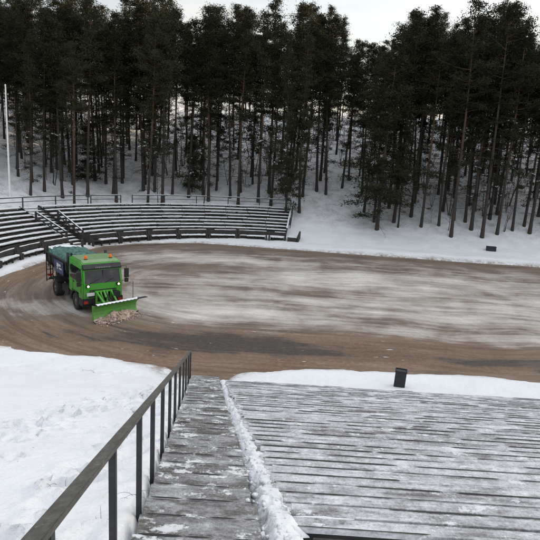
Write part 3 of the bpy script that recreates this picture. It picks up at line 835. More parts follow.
mb = MB()
y = -.42
for w in (.07, .05, .09, .05, .05, .07, .08, .05, .06):
    mb.hexa([(1.325, y, 2.605), (1.325, y+w, 2.605), (1.33, y+w, 2.615), (1.33, y, 2.615), (1.268, y, 2.685), (1.268, y+w, 2.685), (1.278, y+w, 2.688), (1.278, y, 2.688)]); y += w+.035
part(mb, 'pale_lettering', M['rim'], vis)
for sgn in (-1, 1):
    mb = MB(); mb.prism([(-.78, 1.78), (.95, 1.78), (1.06, 2.08), (.98, 2.55), (-.78, 2.6)], sgn*1.135, sgn*1.155, 'y'); part(mb, 'side_window', M['glass'], cab)
    mb = MB(); mb.prism([(-.35, 1.12), (-.32, 1.12), (-.32, 2.7), (-.35, 2.7)], sgn*1.138, sgn*1.150, 'y'); mb.prism([(.98, 1.2), (1.0, 1.2), (1.12, 2.08), (1.10, 2.08)], sgn*1.138, sgn*1.150, 'y')
    mb.box(-.28, -.10, sgn*1.14, sgn*1.17, 1.62, 1.67); dr = part(mb, 'door_seam', M['black'], cab)
    mb = MB(); mb.tube([(1.12, sgn*1.13, 2.6), (1.34, sgn*1.36, 2.62), (1.34, sgn*1.36, 1.8), (1.2, sgn*1.14, 1.75)], .018, 5); mb.box(1.28, 1.40, sgn*1.26, sgn*1.50, 1.95, 2.48); mb.box(1.28, 1.40, sgn*1.28, sgn*1.48, 1.68, 1.90); part(mb, 'mirror', M['black'], cab, bevel=.015)
    mb = MB(); mb.lathe([(0, .0), (.075, .0), (.085, .05), (.08, .14), (.05, .19), (0, .20)], (.62, sgn*.72, 3.03), n=12)
    bc = part(mb, 'beacon', M['amber']); mb = MB(); mb.lathe([(.10, -.05), (.10, .01), (.0, .01)], (.62, sgn*.72, 3.03), n=12); part(mb, 'beacon_base', M['black'], bc)
    # high lamps carried at the foot of the screen because of the plough
    mb = MB(); mb.box(1.30, 1.42, sgn*.88-.11, sgn*.88+.11, 1.54, 1.72); hl = part(mb, 'headlight', M['black'], bevel=.03)
    mb = MB(); mb.lathe([(0, .125), (.05, .12), (.062, .10), (.062, 0)], (1.33, sgn*.88, 1.63), axis='x', n=14); part(mb, 'lamp_lens', M['lamp'], hl)
    mb = MB(); mb.box(1.30, 1.39, sgn*.98-.14, sgn*.98+.10, .62, .80); part(mb, 'bumper_light', M['red'], bevel=.02)
    mb = MB(); mb.prism([(.62, .55), (.80, .45), (1.25, .45), (1.36, .62), (1.36, .92), (.70, .92)], sgn*.62, sgn*1.16, 'y'); part(mb, 'bumper_corner', M['black'], bevel=.03)
    # front mudguards and steps
    mb = MB()
    arc = [(.64*math.cos(t), .52+.64*math.sin(t)) for t in [RAD(x) for x in range(5, 176, 12)]]
    arc2 = [(.58*math.cos(t), .52+.58*math.sin(t)) for t in [RAD(x) for x in range(175, 4, -12)]]
    mb.prism(arc+arc2, sgn*.80, sgn*1.17, 'y'); part(mb, 'mudguard', M['black'])
    mb = MB()
    for xx in (-.9, ): mb.box(xx, xx+.32, sgn*.85, sgn*1.14, .45, .95)
    part(mb, 'side_box', M['chassis'], bevel=.02)
mb = MB()
for k in range(4): mb.box(1.29, 1.335+.005*k, -.78, .78, 1.0+.11*k, 1.0+.11*k+.06)
mb.box(1.27, 1.30, -.82, .82, .95, 1.46)
part(mb, 'grille', M['black'], cab, bevel=.006)
mb = MB(); mb.box(1.36, 1.385, -.95, -.50, 1.06, 1.26); part(mb, 'number_plate', M['plate'], bevel=.01)
mb = MB(); mb.box(1.15, 1.36, -.62, .62, .50, .92); part(mb, 'bumper', M['chassis'], bevel=.02)
# chassis, tanks
mb = MB()
for y in (-.42, .42): mb.box(-5.1, 1.1, y-.05, y+.05, .72, .98)
for x in (-4.9, -3.56, -2.2, -1.0): mb.box(x-.06, x+.06, -.37, .37, .76, .94)
part(mb, 'chassis', M['chassis'])
mb = MB()
for sgn in (-1, 1): mb.box(-2.5, -1.25, sgn*.55, sgn*1.08, .55, 1.02)
part(mb, 'fuel_tank', M['chassis'], bevel=.05)
def wheel(x, y, w, name='wheel'):
    s_ = 1 if y > 0 else -1; R = .5
    mb = MB(); mb.lathe([(.27, -w/2), (.44, -w/2), (.49, -w/2+.04), (.5, 0), (.49, w/2-.04), (.44, w/2), (.27, w/2)], (x, y, R), axis='y', n=28)
    for k in range(28):
        t = 2*math.pi*k/28; c_ = Vector((x+.497*math.cos(t), y, R+.497*math.sin(t)))
        mb.bar(c_-Vector((0, w*.42, 0)), c_+Vector((0, w*.42, 0)), .05, .018, up=(math.cos(t), 0, math.sin(t)))
    wh = part(mb, name, M['tyre'])
    mb = MB(); o_ = y+s_*(w/2-.07)
    mb.lathe([(.28, -.02*s_), (.27, .05*s_), (.22, .0), (.12, -.02*s_), (.11, .05*s_), (0, .06*s_)], (x, o_, R), axis='y', n=24); rm = part(mb, 'rim', M['rim'], wh)
    mb = MB()
    for k in range(8):
        t = 2*math.pi*k/8; mb.lathe([(.02, -.02), (.02, .02), (0, .02)], (x+.165*math.cos(t), o_, R+.165*math.sin(t)), axis='y', n=6)
for sgn in (-1, 1):
    wheel(0, sgn*.98, .3); wheel(-3.56, sgn*.93, .5)
    mb = MB(); mb.prism([(-4.2, 1.0), (-4.15, 1.09), (-2.97, 1.09), (-2.92, 1.0), (-2.98, .98), (-3.05, 1.04), (-4.07, 1.04), (-4.13, .98)], sgn*.66, sgn*1.2, 'y'); part(mb, 'rear_mudguard', M['black'])
# gritter hopper
mb = MB(); xs0, xs1 = -5.25, -1.15
lo_ = [(xs0+.7, -.35, 1.12), (xs1-.15, -.35, 1.12), (xs1-.15, .35, 1.12), (xs0+.7, .35, 1.12)]
mid = [(xs0, -1.15, 1.95), (xs1, -1.15, 1.95), (xs1, 1.15, 1.95), (xs0, 1.15, 1.95)]
top = [(xs0, -1.17, 2.5), (xs1, -1.17, 2.5), (xs1, 1.17, 2.5), (xs0, 1.17, 2.5)]
mb.hexa(lo_+mid); mb.hexa([(a, b, c+.001) for a, b, c in mid]+top)
hop = part(mb, 'hopper', M['chassis'], bevel=.02)
for sgn in (-1, 1):
    mb = MB()
    for x in (-5.1, -4.3, -3.5, -2.7, -1.9, -1.25): mb.bar((x, sgn*.42, 1.15), (x, sgn*1.17, 1.93), .07, .06); mb.bar((x, sgn*1.19, 1.9), (x, sgn*1.2, 2.5), .07, .05, up=(0, 1, 0))
    mb.bar((xs0, sgn*1.2, 2.5), (xs1, sgn*1.2, 2.5), .09, .09); part(mb, 'hopper_rib', M['chassis'], hop)
    mb = MB(); mb.box(-3.45, -1.7, sgn*1.205, sgn*1.235, 1.62, 2.4); bp = part(mb, 'side_panel', M['blue'], bevel=.01)
    mb = MB()
    for (a, b, c, d) in ((-2.9, -2.6, 1.98, 2.22), (-2.55, -2.2, 2.06, 2.2), (-2.5, -2.0, 1.9, 1.98), (-2.9, -2.7, 1.85, 1.93)): mb.box(a, b, sgn*1.237, sgn*1.243, c, d)
    part(mb, 'pale_lettering', M['plate'], bp)
    mb = MB(); mb.prism([(-1.28, 2.4), (-1.0, 2.4), (-1.02, 2.9), (-1.10, 3.12), (-1.22, 3.12)], sgn*1.06, sgn*1.18, 'y'); part(mb, 'hoop_end', M['black'], hop); mb = MB(); mb.prism([(xs0, 2.4), (xs0+.22, 2.4), (xs0+.15, 3.12), (xs0+.02, 3.15)], sgn*1.06, sgn*1.18, 'y'); part(mb, 'hoop_end', M['black'], hop)
# crumpled mesh cover, sagging over the load
nx, ny = 34, 22; xx = np.linspace(xs0+.05, xs1-.02, nx); yy = np.linspace(-1.15, 1.15, ny); XX, YY = np.meshgrid(xx, yy, indexing='ij')
ex = np.clip(np.minimum(XX-xs0, xs1-XX)/.7, 0, 1)
ZZ = 2.56+.34*np.clip(1-(YY/1.18)**2, 0, 1)**.6*(.45+.55*ex)+.26*fbm(XX, YY, 2.0, 5, 3.)+.08*np.abs(fbm(XX+YY*.6, YY, 3.2, 2, 8.))
ZZ = np.where(np.abs(YY) > 1.1, 2.45, ZZ)
mb = MB(); mb.add(np.stack([XX, YY, ZZ], -1).reshape(-1, 3).tolist(), [(i*ny+k, (i+1)*ny+k, (i+1)*ny+k+1, i*ny+k+1) for i in range(nx-1) for k in range(ny-1)], 0, True)
cv = part(mb, 'tarpaulin', M['tarp'], fix=False)
sub = (XX < xs0+1.9); ZS = ZZ+.06*np.clip(1.3-(XX-xs0), -1, 1)+.05*fbm(XX, YY, 3, 2, 2.)-.02
mb = MB(); mb.add(np.stack([XX, YY*.94, ZS], -1)[:17].reshape(-1, 3).tolist(), [(i*ny+k, (i+1)*ny+k, (i+1)*ny+k+1, i*ny+k+1) for i in range(16) for k in range(ny-1)], 0, True); part(mb, 'snow', M['snow'], cv, fix=False)
mb = MB(); mb.box(-1.10, -.98, -1.1, 1.1, 1.0, 2.6); mb.box(-1.13, -1.10, -.9, .9, 2.5, 2.75); part(mb, 'headboard', M['green'], bevel=.02)
mb = MB(); mb.bar((-1.06, -.95, 1.0), (-1.06, -.95, 3.1), .12, .12, up=(0, 1, 0)); part(mb, 'exhaust_stack', M['black'], bevel=.03)
# spreader gear at the tail
mb = MB(); mb.box(-5.75, -5.25, -.45, .45, .75, 1.5); mb.lathe([(.0, .0), (.4, .0), (.42, .05), (.0, .07)], (-5.75, 0, .5), n=20); mb.bar((-5.7, -.9, .6), (-5.7, .9, .6), .08, .12)
for sgn in (-1, 1): mb.bar((-5.3, sgn*.9, .7), (-5.3, sgn*.95, 2.4), .06, .06, up=(0, 1, 0)); mb.bar((-5.3, sgn*.95, 2.4), (-5.75, sgn*.9, 1.4), .05, .05)
for k in range(5): mb.bar((-5.5, -1.1, .6+.33*k), (-5.5, -.7, .6+.33*k), .04, .04)
for y in (-1.1, -.7): mb.bar((-5.5, y, .5), (-5.5, y, 2.6), .05, .05, up=(0, 1, 0))
part(mb, 'spreader', M['chassis'])
mb = MB()
for sgn in (-1, 1): mb.box(-5.32, -5.27, sgn*.95-.14, sgn*.95+.14, .86, 1.0)
part(mb, 'tail_light', M['red'])
# plough and its frame
pa, pb = Vector((3.0, -1.12, 0)), Vector((2.12, 1.72, 0)); pd = (pb-pa).normalized(); pn = Vector((pd.y, -pd.x, 0))
if pn.x < 0: pn = -pn
curve = [(.06, .05), (-.04, .18), (-.12, .36), (-.14, .56), (-.09, .76), (.03, .92), (.10, .97)]
mb = MB(); vs = []; fs = []; K = len(curve)
for i in range(13):
    t = i/12; c_ = pa.lerp(pb, t); hs = 1.0-.16*t
    for (o_, z) in curve: vs.append(c_+pn*o_+Vector((0, 0, z*hs)))
    for (o_, z) in reversed(curve): vs.append(c_+pn*(o_-.04)+Vector((0, 0, z*hs)))
for i in range(12):
    for k in range(2*K): fs.append((i*2*K+k, i*2*K+(k+1) % (2*K), (i+1)*2*K+(k+1) % (2*K), (i+1)*2*K+k))
fs += [tuple(range(2*K)), tuple(12*2*K+k for k in range(2*K-1, -1, -1))]
mb.add(vs, fs, 0, False); bl = part(mb, 'plough_blade', M['plough'])
mb = MB()
for t in (.03, .27, .5, .73, .97):
    c_ = pa.lerp(pb, t)-pn*.16; mb.hexa([tuple(c_+pd*s_*.03+pn*q_+Vector((0, 0, z))) for z in (.08, .88-.14*t) for (s_, q_) in ((-1, -.14), (1, -.14), (1, .02), (-1, .02))])
part(mb, 'blade_rib', M['plough'], bl)
mb = MB(); mb.bar(pa+pn*.05+Vector((0, 0, .06)), pb+pn*.05+Vector((0, 0, .06)), .04, .14); part(mb, 'cutting_edge', M['black'], bl)
mb = MB(); c0 = pa+pn*.12+Vector((0, 0, .99)); c1 = pb+pd*.55+pn*.12+Vector((0, 0, .86)); mb.bar(c0, c1, .22, .03); part(mb, 'rubber_flap', M['black'], bl)
sn = MB(); n_ = 40; vs = []; fs = []
for i in range(n_+1):
    t = i/n_; c_ = c0.lerp(c1, t*.8); w_ = .09+.05*math.sin(i*1.7)+.03*G_.random(); h_ = .05+.03*G_.random()
    for k in range(5):
        q_ = k/4*2-1; vs.append(c_+pn*(q_*w_)+Vector((0, 0, .015+h_*(1-q_*q_))))
for i in range(n_):
    for k in range(4): fs.append((i*5+k, i*5+k+1, (i+1)*5+k+1, (i+1)*5+k))
sn.add(vs, fs, 0, True); part(sn, 'snow', M['snow'], bl, fix=False)
mb = MB(); mb.tube([pb-pd*.35+Vector((0, 0, .8)), pb-pd*.35+Vector((0, 0, 1.9))], .018, 6); part(mb, 'marker_pole', M['black'], bl)
mb = MB(); mb.tube([pa+pd*.05+Vector((0, 0, .9)), pa+pd*.05+Vector((0, 0, 1.15))], .018, 6); part(mb, 'marker_pole', M['black'], bl)
mb = MB(); pm = pa.lerp(pb, .5)-pn*.3
for (a, b) in (((1.36, -.45, .62), pm+Vector((0, 0, .42))), ((1.36, .45, .62), pm+Vector((0, 0, .42))), ((1.38, -.42, 1.30), pm-pd*.4+Vector((0, 0, .55))), ((1.38, .42, 1.30), pm+pd*.4+Vector((0, 0, .55))),
               ((1.38, -.42, .6), (1.40, -.42, 1.34)), ((1.38, .42, .6), (1.40, .42, 1.34)), ((1.40, -.5, 1.30), (1.40, .5, 1.30)), ((1.40, 0, 1.32), (1.78, 0, 1.02)), ((1.40, -.45, .66), (1.40, .45, .66)),
               (pm-pd*.95+Vector((0, 0, .4)), pm+pd*.95+Vector((0, 0, .4))), ((1.42, -.2, 1.28), (1.7, -.1, .7)), ((1.42, .2, 1.28), (1.7, .1, .7))):
    mb.bar(a, b, .085, .085)
part(mb, 'lift_frame', M['plough'])
mb = MB(); mb.tube([(1.44, .06, 1.28), pm+Vector((0, 0, .62))], .045, 8); mb.tube([(1.4, .3, .9), pm+pd*.7+Vector((0, 0, .45))], .035, 8)
mb.tube([(1.38, .55, 1.2), (1.65, .6, 1.25), (1.8, .35, .95), (1.9, .2, .7)], .018, 6); mb.box(1.4, 1.72, .5, .85, .95, 1.25); part(mb, 'hydraulics', M['black'])
# slush rolled up before the blade
nx, ny = 44, 14; vs = []; fs = []
hp = np.random.RandomState(2)
rot = Matrix.Rotation(TR_.rotation_euler.z, 4, 'Z'); W = Matrix.Translation(TR_.location) @ rot
tt, qq = np.meshgrid(np.linspace(0, 1, nx), np.linspace(0, 1, ny), indexing='ij')
wv = .50*np.sin(np.pi*np.clip(tt*.9+.08, 0, 1))**.5
hh = (.10+.30*np.sin(np.pi*np.clip(tt*.85+.1, 0, 1)))*(1-qq)**.8*(1+1.1*fbm(tt*9, qq*3, 1, 3, 2.))-.02+.06*fbm(tt*22, qq*7, 1, 2, 5.)
hh = np.where(qq > .95, -.05, hh)
for i in range(nx):
    for k in range(ny):
        c_ = pa.lerp(pb, tt[i, k]*1.02-.02)+pn*(-.02+wv[i, k]*qq[i, k]); c_.z = max(-.05, hh[i, k]); vs.append(W @ c_)
mb = MB(); mb.add(vs, [(i*ny+k, i*ny+k+1, (i+1)*ny+k+1, (i+1)*ny+k) for i in range(nx-1) for k in range(ny-1)], 0, True)
for k in range(150):
    t = hp.uniform(-.03, 1.0); q_ = hp.uniform(.0, .85)**1.2; c_ = W @ (pa.lerp(pb, t)+pn*(.05+q_)); r = hp.uniform(.015, .065); c_.z = max(.02, (.34*math.sin(math.pi*min(1, max(0, t*.85+.1)))*(1-q_/.5) if q_ < .5 else 0)+r*.3)
    mb.lathe([(0, -r), (r*.8, -r*.5), (r, 0), (r*.6, r*.6), (0, r*.8)], c_, n=6)
o = mb.build('slush_heap', M['slush'], fix=False); kind(o, 'stuff'); o['label'] = 'brown slush rolled up along the foot of the plough blade'; o['category'] = 'slush'

# ------------------------------------------------------------------ woods
def needle_clump(mb, p0, r, n, rnd):
    """a loose, flattish spray of needle bunches"""
    for k in range(n*3):
        p = p0+Vector((rnd.gauss(0, .55), rnd.gauss(0, .55), rnd.gauss(0, .22)))*r
        d = Vector((rnd.gauss(0, 1), rnd.gauss(0, 1), rnd.gauss(.3, .7)))
        if d.length < .1: continue
        d.normalize(); l = rnd.uniform(.16, .36); w = rnd.uniform(.025, .05)
        s_ = d.cross(Vector((rnd.gauss(0, 1), rnd.gauss(0, 1), rnd.gauss(0, 1))))
        if s_.length < .05: continue
        s_ = s_.normalized()*w; c_ = p+d*l*.5
        mb.add([p, c_-s_, p+d*l, c_+s_], [(0, 1, 2, 3)])

def pine(seed, Hh, cb, Rc, top='round', dead=14, lean=.0, dens=1.0, r0=None, lowsweep=False):
    rnd = random.Random(seed)
    root = empty('pine_tree'); root.hide_render = False
    pts = []; n = 12; ph = rnd.uniform(0, 6.28); wob = rnd.uniform(.08, .34); lx, ly = rnd.gauss(0, .006)+lean, rnd.gauss(0, .006)
    for i in range(n+1):
        t = i/n; z = -.4+(Hh+.4)*t
        pts.append(Vector((lx*z+wob*math.sin(ph+t*4.1)*t, ly*z+wob*math.cos(ph*1.3+t*3.3)*t, z)))
    r0 = r0 or .0078*Hh+.015
    rad = [r0*(1.3 if i == 0 else (1-.93*(i/n)**1.15)) for i in range(n+1)]
    def at(z):
        t = (z+.4)/(Hh+.4)*n; i = min(n-1, max(0, int(t))); return pts[i].lerp(pts[i+1], t-i)
    mb = MB(); mb.tube(pts, rad, 9); cr = MB(); dd = MB(); wood = mb
    L0 = cb*Hh; lev = L0; dead = int(dead*1.5)
    while lev < Hh-.25:
        t = (lev-L0)/(Hh-L0)
        if top == 'round': prof = (min(1, .45+t*2.2) if t < .25 else 1)*(1-t**2.3)**.8+.06
        else: prof = (min(1, .6+t*1.5))*(1-t)**.85+.05
        if lowsweep and t < .3: prof *= 1.35
        for k in range(rnd.choice([3, 4, 4, 5])):
            if rnd.random() < .22: continue
            az = rnd.uniform(0, 6.28); L = 1.3*Rc*prof*rnd.uniform(.4, 1.3)
            up = -.12+.75*t+rnd.gauss(0, .14)
            if lowsweep and t < .3: up = -.16+rnd.gauss(0, .1)
            p = at(lev+rnd.uniform(-.2, .2)); d = Vector((math.cos(az), math.sin(az), up)).normalized(); seg = 5; bp = [p.copy()]
            for j in range(seg):
                p = p+d*L/seg; d = (d+Vector((rnd.gauss(0, .13), rnd.gauss(0, .13), .06+rnd.gauss(0, .08)))).normalized(); bp.append(p.copy())
            wood.tube(bp, [.035+.006*L]+[.03*(1-j/seg)+.008 for j in range(1, seg+1)], 4, cap=False)
            m = max(3, int(L*4.5*dens))
            for j in range(m):
                q_ = .22+.78*(j+rnd.random())/m; i = min(seg-1, int(q_*seg)); c_ = bp[i].lerp(bp[i+1], q_*seg-i)
                sp = .30*L*(1-.35*q_)*.55
                c_ = c_+Vector((rnd.gauss(0, sp), rnd.gauss(0, sp), rnd.gauss(.03, sp*.45)))
                needle_clump(cr, c_, rnd.uniform(.34, .66), 8, rnd)
        lev += rnd.uniform(.38, .62)*(Hh/20)**.3
    needle_clump(cr, at(Hh-.1), .5, 10, rnd)
    cents = []
    for k in range(int(dead*.22)):     # straggling green boughs below the crown proper
        z = L0*rnd.uniform(.42, 1.0); az = rnd.uniform(0, 6.28); L = rnd.uniform(.8, 2.1)*Rc/2.1; p = at(z); d = Vector((math.cos(az), math.sin(az), rnd.gauss(-.1, .18))).normalized(); bp = [p.copy()]
        for j in range(5):
            p = p+d*L/5; d = (d+Vector((rnd.gauss(0, .15), rnd.gauss(0, .15), rnd.gauss(.0, .1)))).normalized(); bp.append(p.copy())
        mb.tube(bp, [.03, .026, .02, .015, .01, .006], 4, cap=False)
        for j in range(int(2+L*3)):
            q_ = .3+.7*rnd.random(); i = min(4, int(q_*5)); c_ = bp[i].lerp(bp[i+1], q_*5-i)+Vector((rnd.gauss(0, .18), rnd.gauss(0, .18), rnd.gauss(0, .08))); needle_clump(cr, c_, rnd.uniform(.25, .45), 6, rnd); cents.append(c_)
    # dead and bare branches on the lower stem
    for k in range(dead):
        z = rnd.uniform(.12, 1)**.8*L0; az = rnd.uniform(0, 6.28); L = rnd.uniform(.6, 2.6); p = at(z); d = Vector((math.cos(az), math.sin(az), rnd.uniform(-.35, .35))).normalized(); bp = [p.copy()]
        for j in range(4):
            p = p+d*L/4; d = (d+Vector((rnd.gauss(0, .2), rnd.gauss(0, .2), rnd.gauss(-.03, .18)))).normalized(); bp.append(p.copy())
            if rnd.random() < .75:
                e = p+(d+Vector((rnd.gauss(0, .7), rnd.gauss(0, .7), rnd.gauss(0, .4))))*rnd.uniform(.2, .6); dd.tube([p, p.lerp(e, .5)+Vector((0, 0, .04)), e], [.014, .010, .006], 3, cap=False)
        dd.tube(bp, [.03, .024, .018, .012, .006], 4, cap=False)
        if rnd.random() < .34*(z/L0): needle_clump(cr, bp[-1], .35, 9, rnd); needle_clump(cr, bp[-2], .3, 7, rnd)
    mb.build('trunk', M['bark'], root, fix=False)
    cr.build('crown', M['needles'], root, fix=False)
    if cents and seed % 2 == 0:
        sf = MB()
        for c_ in rnd.sample(cents, min(len(cents), 7)): snowtufts(sf, rnd, c_+Vector((0, 0, .05)), 3, .14)
        kind(sf.build('bough_snow', M['snow'], root, fix=False), 'stuff')
    if dd.v: dd.build('dead_branches', M['twig'], root, fix=False)
    root['H'] = Hh
    return root

def snowtufts(mb, rnd, c, n, sp):
    for k in range(n):
        p = Vector(c)+Vector((rnd.gauss(0, sp), rnd.gauss(0, sp), rnd.gauss(0, sp*.35))); r = rnd.uniform(.05, .16)
        mb.lathe([(0, -.03), (r, -.02), (r*.8, r*.3), (0, r*.45)], p, n=6)

PINES = [pine(100+i, h, cb, rc, tp, dead=d) for i, (h, cb, rc, tp, d) in enumerate([
    (22, .50, 2.3, 'round', 26), (23, .55, 2.0, 'round', 22), (21, .46, 2.3, 'cone', 30), (22, .58, 2.6, 'round', 20),
    (20, .50, 1.7, 'cone', 28), (21, .62, 2.5, 'round', 24), (22, .44, 1.9, 'cone', 30), (19, .54, 1.7, 'round', 22)])]
SWEEP = pine(201, 20.5, .17, 2.9, 'cone', dead=12, lowsweep=True, dens=1.15)
LOWS = [None, pine(302, 7, .12, 1.6, 'cone', dead=4, r0=.09, lowsweep=True)]

def sapling(seed, Hh):
    rnd = random.Random(seed); root = empty('bare_sapling')
    mb = MB(); tw = MB()
    for s_ in range(rnd.choice([1, 1, 2, 3])):
        p = Vector((rnd.gauss(0, .12), rnd.gauss(0, .12), -.2)); d = Vector((rnd.gauss(0, .12), rnd.gauss(0, .12), 1)).normalized(); pts = [p.copy()]; h = Hh*rnd.uniform(.7, 1)
        for j in range(8):
            p = p+d*h/8; d = (d+Vector((rnd.gauss(0, .07), rnd.gauss(0, .07), .06))).normalized(); pts.append(p.copy())
            if j > 1:
                for b in range(2):
                    a = rnd.uniform(0, 6.28); e = d*rnd.uniform(.3, .9)+Vector((math.cos(a), math.sin(a), 0))*rnd.uniform(.4, .8); L = h*.16*rnd.uniform(.6, 1.5)*(1.2-j/9)
                    q1 = p+e*L*.5; q2 = p+e*L+Vector((0, 0, L*.2)); tw.tube([p, q1, q2], [.014, .009, .005], 3, cap=False)
                    for c in range(3):
                        f_ = q1.lerp(q2, rnd.random()); tw.tube([f_, f_+(e+Vector((rnd.gauss(0, .6), rnd.gauss(0, .6), .2)))*L*.45], [.007, .004], 3, cap=False)
        mb.tube(pts, [.045*Hh/5*(1-.85*j/8) for j in range(9)], 6)
    mb.build('stem', M['twig'], root, fix=False); tw.build('twigs', M['twig'], root, fix=False); root['H'] = Hh
    return root
SAPS = [sapling(400+i, h) for i, h in enumerate((6.5, 5, 4, 7.5, 3))]

used = {}
W_ = random.Random(77)
def plant(proto, x, y, label, cat, group=None, H=None, rz=None, sxy=None, dz=0):
    if proto.name in used: o = copy_tree(proto)
    else: o = proto; used[proto.name] = 1
    s = (H/proto['H']) if H else 1
    o.location = (x, y, tz(x, y)+dz-.05); o.rotation_euler = (W_.gauss(0, .024), W_.gauss(0, .024), W_.uniform(0, 6.28) if rz is None else rz)
    o.scale = (sxy or s*W_.uniform(.88, 1.12),)*2+(s,)
    return tag(o, label, cat, group)
PG, SG = 'pines of the wooded hillside', 'bare saplings under the pines'
taken = []
def H_for(x, y):
    z = tz(x, y); D = y
    return max(11.5, min(24.5, 8.9+(.222-.06*math.exp(-((x/y-.155)/.04)**2))*D-z+W_.gauss(.0, 1.7)))
# the pines that stand out in front on the right, by their foot
FRONT = [
 (11.79, 62.88, SWEEP, 20.5, 'dark pine with long low branches sweeping left over the open snow', None),
 (14.28, 63.55, PINES[4], 12.5, 'thin crooked pine just right of the pine with low sweeping branches', None),
 (16.21, 65.91, PINES[1], 22, 'pine with two close straight stems behind the thin crooked pine', None),
 (19.83, 61.77, PINES[3], 24.5, 'tall leaning pine nearest the arena on the snow bank at right', None),
 (22.33, 65.11, PINES[0], 22.0, 'straight pine standing back between two leaning pines at right', None),
 (23.24, 61.69, PINES[5], 23.5, 'pine with curved foot standing closest left of the dark box', None),
 (25.12, 62.37, PINES[2], 22.5, 'pine right behind the small dark box on the snow bank', None),
 (28.84, 64.29, PINES[1], 21.5, 'rightmost pine in front of the wood at the right frame edge', None)]
for x, y, pr, h, lab, gr in FRONT: plant(pr, x, y, lab, 'pine tree', gr, h, sxy=1.22 if pr is SWEEP else None); taken.append((x, y))
lowA = plant(SWEEP, 1.5, 65.0, 'pine with drooping snow-flecked low boughs beside the right tip of the grandstand', 'pine tree', None, 20.5, sxy=.62); taken.append((1.5, 65.0))
plant(PINES[6], 3.1, 66.6, 'dark pine standing just behind the pine with drooping boughs at the grandstand tip', 'pine tree', None, 20); taken.append((3.1, 66.6))
mb = MB(); snowtufts(mb, W_, (.3, -1.6, 4.2), 12, .8); snowtufts(mb, W_, (1.0, -1.6, 6.5), 6, .7); mb.build('snow', M['snow'], lowA)
lowB = plant(LOWS[1], -22.4, 67.2, 'young pine with snow on its boughs above the left end of the grandstand', 'pine tree', None, 6.5); taken.append((-22.4, 67.2))
mb = MB(); snowtufts(mb, W_, (0, -.7, 2.6), 14, .6); snowtufts(mb, W_, (0, -.7, 4.2), 8, .4); mb.build('snow', M['snow'], lowB)
lowC = plant(LOWS[1], -10.3, 70.5, 'young snow-flecked pine low among the trunks behind the middle of the grandstand', 'pine tree', None, 7); taken.append((-10.3, 70.5))
mb = MB(); snowtufts(mb, W_, (0, -.7, 3), 10, .6); mb.build('snow', M['snow'], lowC)

def ok(x, y, dmin):
    if not (-.58*y < x < .60*y): return False
    s = float(edge_dist(np.array([x]), np.array([y]))[0])
    if abs(x/y+.471) < .034 and y < 63: return False          # open around the flagpole
    if math.hypot(x-GC[0], y-GC[1]) < 27.9 and x < 3: return False
    if s < 9.3: return False
    if 2.6 < x < 10.5 and y < 69+.2*x: return False           # the open glade
    return all((x-a)**2+(y-b)**2 > dmin*dmin for a, b in taken)
def scatter(n, y0, y1, dmin, bias=1.0):
    out = []; tries = 0
    while len(out) < n and tries < 9000:
        tries += 1
        y = y0+(y1-y0)*W_.random()**bias; x = W_.uniform(-.56*y, .58*y)
        if ok(x, y, dmin): out.append((x, y)); taken.append((x, y))
    return out
edge = scatter(92, 58, 72, 1.25); inner = scatter(106, 70, 88, 1.7); far_ = scatter(74, 86, 112, 2.1)
for i, (x, y) in enumerate(edge): plant(PINES[W_.randrange(8)], x, y, 'tall dark pine in the front rank of the wooded hillside', 'pine tree', PG, H_for(x, y))
for i, (x, y) in enumerate(inner): plant(PINES[W_.randrange(8)], x, y, 'dark pine in the thick of the wood, halfway up the snowy hillside', 'pine tree', PG, H_for(x, y))
for i, (x, y) in enumerate(far_): plant(PINES[W_.randrange(8)], x, y, 'far pine at the top of the wooded hillside, behind the other trunks', 'pine tree', PG, H_for(x, y))
for i, (x, y) in enumerate(scatter(165, 61, 92, .8)): plant(SAPS[W_.randrange(5)], x, y, 'bare leafless sapling between the pine trunks', 'sapling', SG, W_.uniform(2.5, 8))

# ------------------------------------------------------------------ light
SUN_EL, SUN_AZ = RAD(9), RAD(68)     # azimuth measured from +Y towards +X
w = bpy.data.worlds.new('World'); scene.world = w; w.use_nodes = True
nt = w.node_tree; nt.nodes.clear(); out = nt.nodes.new('ShaderNodeOutputWorld'); bg = nt.nodes.new('ShaderNodeBackground'); sky = nt.nodes.new('ShaderNodeTexSky')
sky.sky_type = 'NISHITA'; sky.sun_disc = False; sky.sun_elevation = SUN_EL; sky.sun_rotation = SUN_AZ; sky.air_density = 1.0; sky.dust_density = 3.0; sky.ozone_density = 1.0; sky.altitude = 100
bg.inputs[1].default_value = .15
# thin high cloud veiling the blue
tc = nt.nodes.new('ShaderNodeTexCoord'); mp = nt.nodes.new('ShaderNodeMapping'); mp.inputs['Scale'].default_value = (1.2, 1.2, 4.5)
nz = nt.nodes.new('ShaderNodeTexNoise'); nz.inputs['Scale'].default_value = 1.6; nz.inputs['Detail'].default_value = 6; nz.inputs['Roughness'].default_value = .6
rp = nt.nodes.new('ShaderNodeValToRGB'); rp.color_ramp.elements[0].position = .36; rp.color_ramp.elements[0].color = (.35, .35, .35, 1); rp.color_ramp.elements[1].position = .62; rp.color_ramp.elements[1].color = (.95, .95, .95, 1)
mx = nt.nodes.new('ShaderNodeMix'); mx.data_type = 'RGBA'; 
sx = nt.nodes.new('ShaderNodeSeparateXYZ'); cl = nt.nodes.new('ShaderNodeValToRGB')
cl.color_ramp.elements[0].position = 0.0; cl.color_ramp.elements[0].color = (.36, .34, .308, 1); cl.color_ramp.elements[1].position = .75; cl.color_ramp.elements[1].color = (.96, .97, .99, 1)
ml = nt.nodes.new('ShaderNodeVectorMath'); ml.operation = 'SCALE'; ml.inputs[3].default_value = 5.0
L = nt.links.new
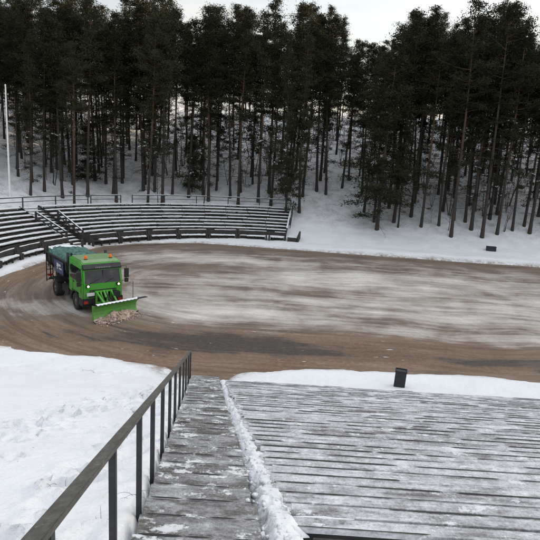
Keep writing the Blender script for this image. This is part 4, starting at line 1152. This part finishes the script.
L(tc.outputs['Generated'], mp.inputs[0]); L(mp.outputs[0], nz.inputs['Vector']); L(nz.outputs['Fac'], rp.inputs[0]); L(rp.outputs[0], mx.inputs[0]); L(sky.outputs[0], mx.inputs[6]); L(tc.outputs['Generated'], sx.inputs[0]); L(sx.outputs[2], cl.inputs[0]); L(cl.outputs[0], ml.inputs[0]); 
dt = nt.nodes.new('ShaderNodeVectorMath'); dt.operation = 'DOT_PRODUCT'; dt.inputs[1].default_value = (math.sin(SUN_AZ), math.cos(SUN_AZ), .1)
mr = nt.nodes.new('ShaderNodeMapRange'); mr.inputs[1].default_value = -.6; mr.inputs[2].default_value = 1; mr.inputs[3].default_value = .72; mr.inputs[4].default_value = 1.55
ms = nt.nodes.new('ShaderNodeVectorMath'); ms.operation = 'SCALE'
L(tc.outputs['Generated'], dt.inputs[0]); L(dt.outputs['Value'], mr.inputs[0]); L(ml.outputs[0], ms.inputs[0]); L(mr.outputs[0], ms.inputs[3]); L(ms.outputs[0], mx.inputs[7]); L(mx.outputs[2], bg.inputs[0]); L(bg.outputs[0], out.inputs[0])
sd = bpy.data.lights.new('sun', 'SUN'); sd.energy = 5.0; sd.angle = RAD(.6); sd.color = (1, .74, .48)
so = bpy.data.objects.new('sun', sd); C.objects.link(so)
dirv = Vector((math.sin(SUN_AZ)*math.cos(SUN_EL), math.cos(SUN_AZ)*math.cos(SUN_EL), math.sin(SUN_EL)))
so.rotation_euler = dirv.to_track_quat('Z', 'Y').to_euler(); so.location = (60, 20, 60)

# ------------------------------------------------------------------ camera
cd = bpy.data.cameras.new('camera'); cam = bpy.data.objects.new('camera', cd); C.objects.link(cam); scene.camera = cam
cd.sensor_width = 36; cd.lens = 36*560/540; cd.clip_end = 2000; cd.clip_start = .05
th = math.atan((270-152)/560)
cam.matrix_world = Matrix.Translation((0, 0, 9.45)) @ Matrix.Rotation(math.pi/2-th, 4, 'X') @ Matrix.Rotation(.055, 4, 'Z')
vs_ = scene.view_settings; vs_.view_transform = 'Standard'; vs_.look = 'None'; vs_.gamma = 1; vs_.exposure = 1.1; vs_.use_curve_mapping = False

for o in scene.objects:
    if o.parent and o.name.split('.')[0] in ('snow', 'dead_branches', 'twigs', 'snow_and_edge_shade', 'bough_snow'): o['kind'] = 'stuff'
